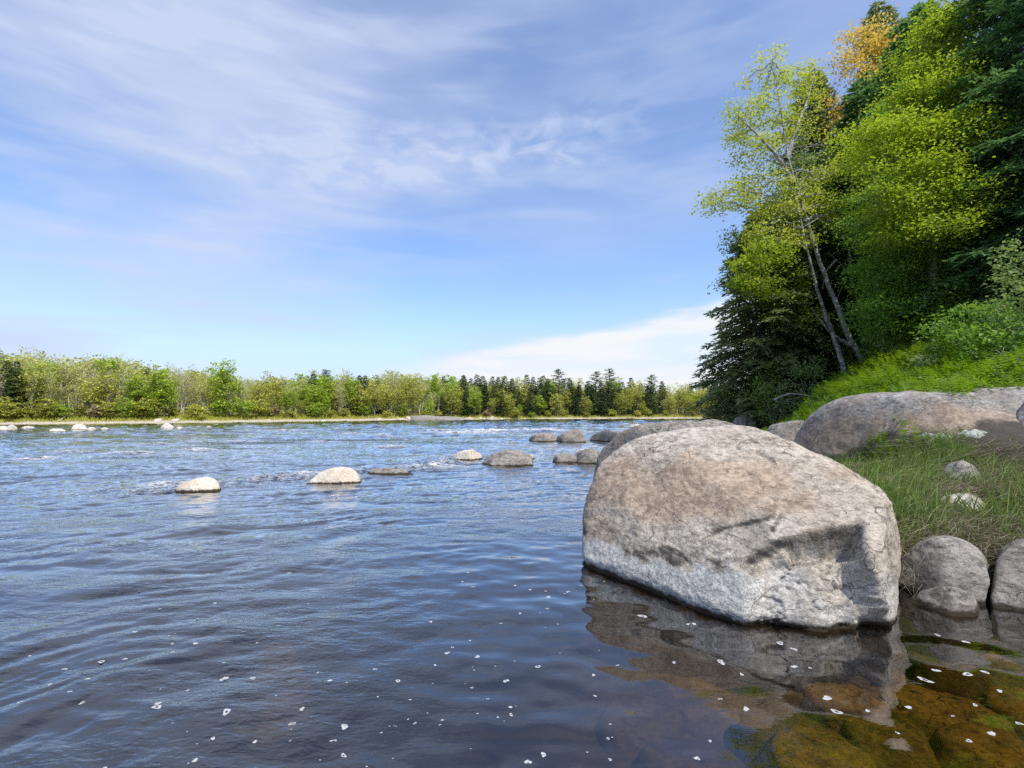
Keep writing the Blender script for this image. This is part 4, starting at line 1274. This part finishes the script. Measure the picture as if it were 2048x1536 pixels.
for k, (x, y, D, w, h, leaf, lab, n, tb) in enumerate((
        (1500, 800, 18.2, 1.5, 1.6, "shrub_leaf", "grey-green bush at the water's edge under the left hemlock", 46, .45),
        (1555, 790, 17.0, 1.9, 1.9, "shrub_leaf", "rounded grey-green bush at the foot of the birches", 60, .42),
        (1620, 770, 16.6, 1.6, 1.9, "shrub_leaf", "leafy bush pressed against the thinner birch", 54, .38),
        (1690, 730, 18.2, 2.0, 2.2, "deep_leaf", "dark bush behind the birch trunks", 60, .3),
        (1760, 705, 16.0, 1.3, 1.6, "deep_leaf", "dark leafy bush right of the tall birch base", 50, .32),
        (1580, 700, 19.6, 2.2, 3.2, "deep_leaf", "tall dark bush below the bright sapling", 80, .35),
        (1475, 790, 22.0, 1.8, 2.2, "shrub_leaf", "low bush farthest along the right bank", 46, .5),
        (1470, 720, 19.0, 1.1, 3.2, "shrub_leaf", "tall slender grey-green bush against the left hemlock's lower boughs", 60, .55),
        (1535, 700, 17.6, 1.3, 2.6, "deep_leaf", "fresh green bush between the left hemlock and the thinner birch", 60, .6),
        (1990, 745, 9.0, 1.3, 1.1, "deep_leaf", "dark leafy bush growing in the ferns just above the long boulder", 46, .35),
        (1925, 715, 10.6, 1.5, 1.3, "deep_leaf", "spreading dark bush in the middle of the upper fern slope", 56, .3),
        (1790, 735, 13.2, 1.3, 1.2, "deep_leaf", "low green bush among the ferns right of the tall birch base", 44, .4),
        (1850, 735, 10.4, .8, .55, "shrub_leaf", "small pale-leaved bush low on the fern slope", 24, .5),
        (2035, 640, 9.2, 1.1, 2.4, "shrub_leaf", "pale grey-green bush at the right edge beneath the huge hemlock", 70, .5),
        (1975, 700, 10.4, 1.2, 1.2, "deep_leaf", "low dark bush at the top of the fern slope", 50, .3),
        (1900, 690, 12.4, 1.2, 1.1, "deep_leaf", "dark bush beside the patch of fallen leaves", 40, .25),
        (2080, 720, 8.4, .9, 1.0, "deep_leaf", "small leafy bush among the ferns at the right edge", 40, .6))):
    shrub("shrub", lab, x, y, D, w, h, leaf, 600 + k, n=n, tb=tb, L=.065 + .0015 * D, W=.045 + .001 * D)


# ------------------------------------------------------------------ ground cover (stuff)
def blades(name, P, L, W, g, mat, label, cat, lean=0.5, wind=(0, 0), flat=0.0):
    N = len(P)
    a = g.uniform(0, 2 * PI, N)
    ln = lean * g.uniform(0.2, 1.2, N)
    d = np.stack([np.cos(a) * ln + wind[0], np.sin(a) * ln + wind[1], np.zeros(N)], 1)
    L = L * g.uniform(0.55, 1.25, N)
    s = np.stack([-np.sin(a + 1.2), np.cos(a + 1.2), np.zeros(N)], 1)
    V = []
    for u, w in ((0, 1), (0.35, .85), (0.7, .55), (1.0, .06)):
        c = P + d * (L * (u ** 1.7))[:, None]
        c = c + np.array([0, 0, 1.0]) * (L * (u * (1 - flat) - 0.28 * u ** 3 * ln))[:, None]
        V += [c - s * (W * w / 2), c + s * (W * w / 2)]
    V = np.stack(V, 1).reshape(-1, 3)
    b = np.arange(N)[:, None] * 8
    Q = np.concatenate([b + np.array([[0, 1, 3, 2]]), b + np.array([[2, 3, 5, 4]]), b + np.array([[4, 5, 7, 6]])])
    T = np.repeat(np.clip(g.normal(size=N) * .2 + .5, 0, 1), 8)
    o = link(name, mesh_np(name, V, Q, T), M[mat])
    return tag(o, label, cat, kind="stuff")


def field(n, x0, x1, y0, y1, g, s0, s1, dens=None):
    x = g.uniform(x0, x1, n)
    y = g.uniform(y0, y1, n)
    s = land_s(x, y)
    k = (s > s0) & (s < s1)
    if dens is not None:
        k &= dens(x, y) > g.uniform(0, 1, n)
    x, y = x[k], y[k]
    return np.stack([x, y, ground_z(x, y) - 0.02], 1)


g = np.random.default_rng(70)
gap = lambda x, y: np.clip(np.hypot((x - 4.6) / .42, (y - 5.1) / .30), 0, 1) ** 4
clump = lambda x, y: np.clip(0.36 + 1.9 * fbm(x * 1.1, y * 1.1, oct=3, seed=91), 0.05, 1) * (0.25 + 0.75 * sst(0.1, 0.7, land_s(x, y))) * gap(x, y)
blades("grass", field(42000, 2.4, 7.5, 4.3, 7.2, g, 0.14, 2.2, clump), 0.27, 0.015, g, "grass", "green grass growing on the near bank between the boulders", "grass", 0.7)
blades("dry_grass", field(60000, 2.4, 7.5, 4.25, 6.6, g, 0.04, 2.0, lambda x, y: (1.05 - 0.75 * clump(x, y)) * gap(x, y)), 0.44, 0.012, g, "straw", "matted straw-coloured dead grass lying over the near bank", "grass", 1.1, (-0.25, -0.25), 0.55)
blades("tall_grass", field(2600, 2.4, 7.0, 4.3, 6.2, g, 0.12, 1.0, gap), 0.45, 0.010, g, "grass", "taller single green blades standing over the matted grass of the near bank", "grass", 0.5)
blades("sedge", field(9000, 3.5, 22, 6.8, 30, g, 0.05, 1.6), 0.34, 0.02, g, "grass", "low green sedge along the right waterline beyond the boulders", "grass", 0.6)


def ferns(P, g, L, name, label):
    mb = MB()
    N = len(P)
    m = 13
    a = g.uniform(0, 2 * PI, N)
    out = g.uniform(0.25, 0.75, N)
    ln = L * g.uniform(0.6, 1.2, N)
    tb = np.clip(0.5 + 0.7 * fbm(P[:, 0] * .5, P[:, 1] * .5, oct=2, seed=31) + g.normal(size=N) * .12, 0, 1)
    for i in range(m):
        u = (i + 0.6) / m
        c = P.copy()
        c[:, 0] += np.cos(a) * ln * out * u ** 1.4
        c[:, 1] += np.sin(a) * ln * out * u ** 1.4
        c[:, 2] += ln * (u - 0.25 * u ** 3 * out)
        w = ln * 0.42 * (1 - u) ** 0.7 + 0.02
        for sgn in (-1, 1):
            d = np.stack([-np.sin(a) * sgn + np.cos(a) * .5, np.cos(a) * sgn + np.sin(a) * .5, np.full(N, .15)], 1) + g.normal(size=(N, 3)) * .15
            nr = np.stack([-np.cos(a) * .6, -np.sin(a) * .6, np.ones(N)], 1) + g.normal(size=(N, 3)) * .2
            mb.kites(c, d, nr, w, w * 0.17 + 0.008, np.clip(tb + g.normal(size=N) * .1, 0, 1))
    o = link(name, mb.mesh(name), M["fern"])
    return tag(o, label, "ferns", kind="stuff")


ferns(field(22000, 5, 18, 6.6, 15, g, 1.3, 9.0, lambda x, y: 1 - sst(0.0, 1.0, land_s(x, y) - np.interp(y, [7, 8.5, 10, 14], [9.5, 7.5, 5.4, 4.6])) * (np.hypot(x - 9.9, y - 12.2) > 1.0) * ((y > 8.7) | (x > 10.2)) * np.clip(0.55 + 1.2 * fbm(x * .8, y * .8, oct=3, seed=57), 0.12, 1)), g, 0.48, "fern_bed", "bright green ferns covering the slope above the long boulder")
ferns(field(5200, 6, 14, 12.5, 19, g, 0.7, 3.0), g, 0.42, "fern_bed", "sparser green ferns around the birch bases by the water")

# fallen leaves on the bare slope
P = field(12000, 8, 15, 10.5, 16, g, 3.2, 8.0)
mb = MB()
mb.kites(P + np.array([0, 0, .05]), g.normal(size=P.shape) * np.array([1, 1, .3]), up_normals(len(P), g, 1.0), .11, .08, g.uniform(0, 1, len(P)))
tag(link("leaf_litter", mb.mesh("leaf_litter"), M["litter"]), "brown fallen leaves on the bare slope beneath the dark trees", "leaf litter", kind="stuff")

for nm, pts, r0, lab in (("fallen_branch", [(1548, 800, 15.6), (1580, 785, 15.4), (1620, 792, 15.2), (1655, 798, 15.0)], .03, "pale dead branch lying in the bushes left of the birch bases"),
                         ("dead_stalk", [(2032, 748, 7.9), (2010, 715, 8.0), (1993, 700, 8.1)], .012, "thin dead stalk leaning out of the ferns near the right edge"),
                         ("dead_branch", [(1790, 348, 13.0), (1830, 330, 12.9), (1870, 322, 12.8), (1935, 318, 12.6), (2000, 322, 12.4)], .025, "bare grey dead branch reaching across the dark hemlock boughs")):
    P = curve_pts([at(*p) for p in pts], 14)
    mb = MB()
    gg = np.random.default_rng(5)
    mb.tube(P - P[0] + gg.normal(size=P.shape) * r0 * .3, np.linspace(r0, r0 * .3, 14), 6)
    for q in (4, 7, 10):
        mb.tube(np.stack([P[q] - P[0], P[q] - P[0] + gg.normal(size=3) * r0 * 6, P[q] - P[0] + gg.normal(size=3) * r0 * 4 + (P[-1] - P[q]) * .5]), [r0 * .4, r0 * .3, r0 * .1], 4)
    o = link(nm, mb.mesh(nm, True), M["driftwood"])
    o.location = P[0]
    tag(o, lab, "branch")

# ------------------------------------------------------------------ far bank trees
def far_broad(seed, H, wid, cb, leaf, bark, nclump, per, L, narrow=1.0, bare=False, multi=1):
    g = np.random.default_rng(seed)
    tm, cm = MB(), MB()
    tops = []
    for k in range(multi):
        tip = np.array([g.normal() * .06 * H, g.normal() * .06 * H, H * g.uniform(.9, 1.0)])
        b = np.array([g.normal() * .25 * (multi > 1), g.normal() * .25 * (multi > 1), -0.3])
        P = limb_curve(b, tip, g, 0, 10, .012)
        tm.tube(P, np.linspace(H * .0145, H * .002, 10), 6)
        tops.append(P)
    A = np.concatenate(tops)
    v = g.normal(size=(nclump, 3))
    v /= np.linalg.norm(v, axis=1)[:, None]
    rad = g.uniform(0, 1, nclump) ** 0.45
    # uneven outline: lobes
    lob = 1 + 0.35 * pn(v[:, 0] * 1.6 + seed, v[:, 1] * 1.6, v[:, 2] * 1.6, seed=seed)
    hh = (1 - cb) * H / 2
    P = v * (rad * lob)[:, None] * np.array([wid / 2, wid / 2, hh])
    P[:, 2] += cb * H + hh
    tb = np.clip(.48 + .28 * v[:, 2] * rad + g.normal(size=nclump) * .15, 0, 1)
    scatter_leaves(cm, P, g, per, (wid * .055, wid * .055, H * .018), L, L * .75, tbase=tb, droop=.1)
    for p in P[g.permutation(nclump)[: (nclump if bare else nclump // 2)]]:
        low = A[A[:, 2] < p[2] - 0.08 * H]
        q = low[np.argmin(np.linalg.norm(low - p, axis=1))] if len(low) else A[2]
        q = q * .8 + low[g.integers(0, len(low))] * .2 if len(low) else q
        tm.tube(limb_curve(q, p, g, -.04, 5, .05), np.linspace(H * .0032, H * .0009, 5), 4)
    return tm, cm


def far_pine(seed, H):
    g = np.random.default_rng(seed)
    tm, cm = MB(), MB()
    P = limb_curve(np.array([0, 0, -.3]), np.array([g.normal() * .2, 0, H]), g, 0, 10, .006)
    tm.tube(P, np.linspace(.2, .04, 10), 7)
    for k in range(30):
        f = .42 + .57 * k / 30
        ln = H * .19 * (1 - ((f - .42) / .62) ** 2) * g.uniform(.6, 1.2) + .25
        a = k * 2.4 + g.uniform(-.4, .4)
        c = np.array([np.interp(f * H, P[:, 2], P[:, 0]), 0, f * H])
        e = c + np.array([math.cos(a) * ln, math.sin(a) * ln, ln * .14])
        B = limb_curve(c, e, g, -.05, 6)
        tm.tube(B, np.linspace(.05, .015, 6), 4)
        pts = np.concatenate([B[2:], B[3:] + g.normal(size=(3, 3)) * .22 * np.array([1, 1, .2]), B[4:] + g.normal(size=(2, 3)) * .3 * np.array([1, 1, .2])])
        scatter_leaves(cm, pts, g, 9, (.22, .22, .07), .30, .11, tbase=np.full(len(pts), np.clip(.45 + g.normal() * .15, 0, 1)), droop=-.15)
    return tm, cm


def far_spruce(seed, H, R, **kw):
    return conifer_meshes(H, R, seed, first=.04, nb=84, droop=.22, twl=.34, per=3, L=.38, W=.17, shape=.8, **kw)


PROT = {}


def proto(key, name, tm, cm, leaf, bark, part="crown"):
    a = tm.mesh("trunk", True)
    a.materials.append(M[bark])
    b = cm.mesh(part)
    b.materials.append(M[leaf])
    PROT.setdefault(key, []).append((name, a, b, part))


for k in range(4):
    proto("pale", "young_tree", *far_broad(900 + k, 10, 3.5 + .4 * k, .24, 0, 0, 130, 9, .27, multi=1 + k % 2), "far_pale", "bark_pale")
for k in range(3):
    proto("bright", "maple_tree", *far_broad(910 + k, 9, 5.2, .14, 0, 0, 160, 18, .34), "far_bright", "bark_grey")
for k in range(4):
    proto("olive", "young_tree", *far_broad(920 + k, 8.5, 4.8, .10, 0, 0, 150, 12, .30, multi=1 + k % 2), "far_olive", "bark_grey")
for k in range(3):
    proto("spruce", "spruce_tree", *far_spruce(930 + k, 9.5, 2.5), "far_dark", "bark_dark")
for k in range(3):
    proto("pine", "pine_tree", *far_pine(940 + k, 11.5), "far_dark", "bark_dark")
for k in range(2):
    proto("bare", "bare_tree", *far_broad(950 + k, 10.5, 4.8, .3, 0, 0, 150, 2, .2, multi=2, bare=True), "far_red", "bark_pale")


def far_shrub(seed, w, h):
    return far_broad(seed, h, w, .02, 0, 0, 100, 14, .27, multi=3)


for k in range(3):
    proto("bush", "shrub", *far_shrub(960 + k, 3.4, 2.6), "far_olive", "bark_grey", "foliage")
proto("bush_bright", "shrub", *far_shrub(970, 3.6, 3.2), "far_bright", "bark_grey", "foliage")
proto("bush_red", "shrub", *far_shrub(971, 3.0, 2.4), "far_red", "bark_grey", "foliage")

LAB = {"pale": ("slender pale-barked tree in thin new leaf in the far-bank wood", "tree", "thin-leaved pale trees of the far-bank wood"),
       "bright": ("bright green leafy tree in the far-bank wood", "tree", "bright green trees of the far-bank wood"),
       "olive": ("yellow-olive bushy tree in the far-bank wood", "tree", "olive trees of the far-bank wood"),
       "spruce": ("dark pointed spruce in the far-bank wood", "tree", "dark spruces of the far-bank wood"),
       "pine": ("tall dark pine of the far-bank wood", "tree", "tall pines of the far-bank wood"),
       "bare": ("leafless twiggy tree in the far-bank wood", "tree", "leafless trees of the far-bank wood"),
       "bush": ("yellow-green bush at the foot of the far-bank wood", "shrub", "yellow-green bushes along the far bank"),
       "bush_bright": ("bright green bush at the foot of the far-bank wood", "shrub", "bright green bushes along the far bank"),
       "bush_red": ("reddish-brown twiggy bush on the far bank", "shrub", "reddish bushes along the far bank")}


def far_dist(x):
    D = 90.0
    u = (x - 1024) / 1000
    for _ in range(14):
        D = 0.5 * D + 0.5 * float(np.interp(u * D, FB_X, FB_Y))
    return D


def plant(key, x, inland, ytop=None, scale=None, label=None, var=None, wide=1.0):
    D = far_dist(x) + inland
    X0 = (x - 1024) / 1000 * D
    z0 = gz(X0, D)
    r = random.Random(int(x * 13 + inland * 7))
    name, a, b, part = PROT[key][r.randrange(len(PROT[key])) if var is None else var]
    Hn = max(v.co.z for v in b.vertices) if key not in plant.h else plant.h[key]
    plant.h[key] = Hn
    if ytop is not None:
        scale = (at(x, ytop, D)[2] - z0) / Hn
    L = LAB[key]
    root = empty(name, (X0, D, z0), label or L[0], L[1], None if label else L[2])
    root.rotation_euler = (0, 0, r.uniform(0, 6.28))
    root.scale = (scale * wide * r.uniform(.92, 1.1), scale * wide * r.uniform(.92, 1.1), scale)
    for nm, me in (("trunk" if part == "crown" else "stem", a), (part, b)):
        c = bpy.data.objects.new(nm, me)
        COL.objects.link(c)
        c.parent = root
    return root


plant.h = {}

# skyline of the far wood: photo x -> tree-top y
SKX = [-80, 0, 40, 120, 200, 240, 290, 320, 380, 420, 500, 560, 620, 700, 760, 830, 870, 920, 1000, 1060, 1120, 1200, 1300, 1360, 1420, 1480, 1560]
SKY = [708, 705, 700, 712, 712, 712, 722, 735, 735, 745, 752, 752, 750, 745, 742, 745, 745, 752, 760, 760, 765, 765, 768, 770, 772, 772, 775]


def kind_at(x, r):
    u = r.random()
    if x < 560:
        return "pale" if u < .48 else "olive" if u < .80 else "bare" if u < .86 else "spruce" if u < .95 else "bright"
    if x < 880:
        return "pale" if u < .22 else "olive" if u < .60 else "bright" if u < .80 else "spruce" if u < .92 else "bare"
    if x < 1320:
        return "spruce" if u < .60 else "olive" if u < .86 else "bright" if u < .95 else "pale"
    return "olive" if u < .45 else "spruce" if u < .58 else "bright" if u < .85 else "pale"


r = random.Random(3)
for row, (inl, step, drop) in enumerate(((4.0, 30, 30), (8.5, 28, 12), (14, 26, 3), (20, 28, 0))):
    x = -60 + row * 9
    while x < 1530:
        ys = float(np.interp(x, SKX, SKY)) + drop * r.uniform(0.3, 1.5) + r.uniform(-13, 16)
        plant(kind_at(x, r), x, inl + r.uniform(-1.3, 1.3), ytop=ys)
        x += step * r.uniform(.6, 1.35) * (1.0 if x < 860 else 0.62)
x = -60
while x < 1520:
    k = r.random()
    plant("bush_red" if k < .12 else "bush_bright" if k < .3 else "bush", x, 2.6 + r.uniform(-.8, 1.2), scale=r.uniform(.55, 1.15) * (1 if x < 620 else .8))
    x += r.uniform(20, 56)
# the ones that stand out
plant("bright", 318, 3.4, ytop=732, label="rounded bright green maple at the front of the far left wood", var=0, wide=.85)
plant("bright", 450, 4.0, ytop=716, label="tallest bright green maple standing above the far left wood", var=1, wide=.78)
plant("bright", 700, 5.0, ytop=752, label="bright green tree near the middle of the far wood, left of the conifers", var=2, wide=.8)
plant("bright", 868, 6, ytop=742, label="bright green tree where the leafy far wood gives way to dark conifers", var=0, wide=.6)
plant("bush_bright", 858, 2.4, ytop=797, label="narrow lime green bush on the far shore left of the dark conifers", wide=.6)
plant("bush_bright", 290, 2.4, ytop=800, label="lime green bush below the rounded maple on the far left shore", wide=1.0)
plant("bush_red", 195, 2.4, ytop=808, label="reddish-brown bush on the far left shore", wide=1.0)
plant("pine", 1119, 7, ytop=736, label="tall dark pine left of the pair on the far bank", var=0)
plant("pine", 1190, 9, ytop=741, label="shorter pine of the pair on the far bank", var=1)
plant("pine", 1220, 7, ytop=735, label="taller pine of the pair on the far bank", var=2)
plant("pine", 1301, 9, ytop=748, label="lone dark pine at the right end of the far conifers", var=1)
plant("pine", 649, 14, ytop=737, label="dark pine top showing over the leafy wood left of centre", var=2)
for x in (63, 100):
    plant("pale", x, 3.2, ytop=745, label="white-stemmed birch %s of the two at the front of the far left wood" % ("left" if x == 63 else "right"), var=0, wide=.6)
mb = MB()
a, b = at(118, 838, far_dist(118) + 1.2), at(140, 825, far_dist(140) + 3)
a[2] = gz(a[0], a[1]) + .05
mb.tube(limb_curve(np.zeros(3), b - a, np.random.default_rng(1), 0, 6, .01), np.linspace(.11, .06, 6), 7)
o = link("fallen_log", mb.mesh("fallen_log", True), M["bark_pale"])
o.location = a
tag(o, "pale fallen log propped on the far left shore", "log")

# the far mass of the wood behind the trees that can be told apart
g = np.random.default_rng(8)
n = 9000
xx = g.uniform(-200, 1650, n)
D = np.interp(xx, np.arange(-250, 1700, 25), [far_dist(v) for v in np.arange(-250, 1700, 25)]) + g.uniform(24, 34, n)
P = np.stack([(xx - 1024) / 1000 * D, D, np.zeros(n)], 1)
z0 = ground_z(P[:, 0], P[:, 1])
ys = np.interp(xx, SKX, SKY) + 14
top = CAMZ + (HOR - ys) / 1000 * D
P[:, 2] = z0 + (top - z0) * g.uniform(0, 1, n) * (1 + .12 * pn(P[:, 0] * .4, P[:, 0] * 0, seed=2))
mb = MB()
scatter_leaves(mb, P, g, 9, (.7, .7, .5), .5, .4, tbase=np.clip(.3 + .3 * g.normal(size=n) * .5, 0, 1))
tag(link("distant_wood", mb.mesh("distant_wood"), M["far_olive"]), "dim mass of woodland behind the trees of the far bank", "wood", kind="stuff")
# low grass and sedge of the far shore
n = 15000
xx = g.uniform(-150, 1560, n)
D = np.interp(xx, np.arange(-250, 1700, 25), [far_dist(v) for v in np.arange(-250, 1700, 25)]) + g.uniform(.8, 6, n)
P = np.stack([(xx - 1024) / 1000 * D, D, np.zeros(n)], 1)
P[:, 2] = ground_z(P[:, 0], P[:, 1])
blades("shore_grass", P, .42, .10, g, "far_olive", "yellowish grass along the far shore", "grass", .5)

# ------------------------------------------------------------------ sky and sun
SUN_EL, SUN_AZ = math.radians(57), math.radians(146)     # azimuth clockwise from the viewing direction
to_sun = Vector((math.sin(SUN_AZ) * math.cos(SUN_EL), math.cos(SUN_AZ) * math.cos(SUN_EL), math.sin(SUN_EL)))
ld = bpy.data.lights.new("sun", 'SUN')
ld.energy = 4.6
ld.angle = math.radians(0.53)
ld.color = (1.0, 0.94, 0.84)
lo = bpy.data.objects.new("sun", ld)
COL.objects.link(lo)
lo.location = to_sun * 60
lo.rotation_euler = to_sun.to_track_quat('Z', 'Y').to_euler()

W = bpy.data.worlds.new("World")
S.world = W
W.use_nodes = True
W.node_tree.nodes.clear()
t = NT(W.node_tree)
sky = t.n("ShaderNodeTexSky", sky_type='NISHITA')
sky.sun_disc = False
sky.sun_elevation = SUN_EL
sky.sun_rotation = SUN_AZ
sky.altitude = 50
sky.air_density = 1.0
sky.dust_density = 0.6
sky.ozone_density = 1.5
STR = 0.15
dirv = t.n("ShaderNodeTexCoord").outputs["Generated"]
sp = t.n("ShaderNodeSeparateXYZ")
t.l(dirv, sp.inputs[0])
az = t.math('ARCTAN2', sp.outputs[0], sp.outputs[1])
el = t.math('ARCSINE', sp.outputs[2])
cv = t.n("ShaderNodeCombineXYZ")
t.l(az, cv.inputs[0])
t.l(el, cv.inputs[1])
ae = cv.outputs[0]
veil = t.noise(t.mapping(ae, (1.0, 2.6, 1), (0, 0, 0.25), (3.1, 1.7, 0)), 1.5, 4, 0.5, 0.2)
fib = t.noise(t.mapping(ae, (1.6, 9, 1), (0, 0, -0.30), (1, 2, 0)), 2.4, 5, 0.5, 0.25)
fib2 = t.noise(t.mapping(ae, (4, 9, 1), (0, 0, 0.5), (7, 4, 0)), 3.2, 5, 0.55, 0.5)
leftw = t.mr(az, 0.25, -0.75)
v1 = t.math('MULTIPLY', t.mr(veil, 0.32, 0.72), t.math('ADD', 0.44, t.math('MULTIPLY', leftw, 0.30)))
v2 = t.math('MULTIPLY', t.mr(fib, 0.40, 0.72), t.math('ADD', 0.22, t.math('MULTIPLY', leftw, 0.14)))
# streaky band across the upper middle
bl = t.math('SUBTRACT', el, t.math('ADD', 0.493, t.math('MULTIPLY', az, 0.082)))
bl = t.math('ADD', bl, t.math('MULTIPLY', t.math('SUBTRACT', veil, 0.5), 0.12))
band = t.math('MULTIPLY', t.math('MULTIPLY', t.mr(t.math('ABSOLUTE', bl), 0.085, 0.0), t.mr(t.math('ABSOLUTE', t.math('ADD', az, 0.15)), 0.55, 0.2)), t.mr(fib2, 0.38, 0.68))
# bright sheet low on the right with a slanting upper edge
edge = t.math('SUBTRACT', t.math('ADD', 0.136, t.math('MULTIPLY', az, 0.185)), el)
edge = t.math('ADD', edge, t.math('MULTIPLY', t.math('SUBTRACT', fib, 0.5), 0.09))
wedge = t.math('MULTIPLY', t.math('MULTIPLY', t.mr(edge, -0.008, 0.028), t.mr(az, -0.36, -0.02)), t.mr(fib, 0.3, 0.60, 0.42, 1.0))
gapm = t.math('MULTIPLY', t.mr(t.math('ABSOLUTE', t.math('ADD', edge, 0.09)), 0.13, 0.0), t.mr(az, -0.5, 0.05))
haze = t.math('MULTIPLY', t.mr(el, 0.20, 0.0), 0.5)
a1 = t.math('ADD', v1, v2)
a1 = t.math('MULTIPLY', a1, t.math('SUBTRACT', 1.0, t.math('MULTIPLY', gapm, 0.75)))
a1 = t.math('MAXIMUM', a1, haze)
a1 = t.math('ADD', a1, t.math('MULTIPLY', band, 0.5))
a1 = t.math('MINIMUM', t.math('ADD', a1, t.mr(el, 0.2, 0.6, 0.03, 0.12)), 0.92)
k = 1 / STR
base = t.mix(1.0, sky.outputs[0], (1.14, 1.29, 1.55), 'MULTIPLY')
hz = t.math('MULTIPLY', t.mr(el, 0.22, 0.0), 0.7)
base = t.mix(hz, base, (0.60 * k, 0.71 * k, 0.95 * k))
c = t.mix(a1, base, (0.62 * k, 0.71 * k, 0.93 * k))
c = t.mix(wedge, c, (0.92 * k, 0.94 * k, 0.97 * k))
bg = t.n("ShaderNodeBackground")
t.l(c, bg.inputs[0])
bg.inputs[1].default_value = STR
wo = t.n("ShaderNodeOutputWorld")
t.l(bg.outputs[0], wo.inputs[0])

S.view_settings.view_transform = 'Standard'
S.view_settings.look = 'None'
S.view_settings.exposure = 0
S.view_settings.gamma = 1
S.render.engine = 'CYCLES'
cy = S.cycles
cy.max_bounces = 9
cy.diffuse_bounces = 6
cy.glossy_bounces = 3
cy.transmission_bounces = 4
cy.transparent_max_bounces = 8
cy.sample_clamp_indirect = 6
cy.caustics_reflective = False
cy.caustics_refractive = False
cy.use_denoising = False
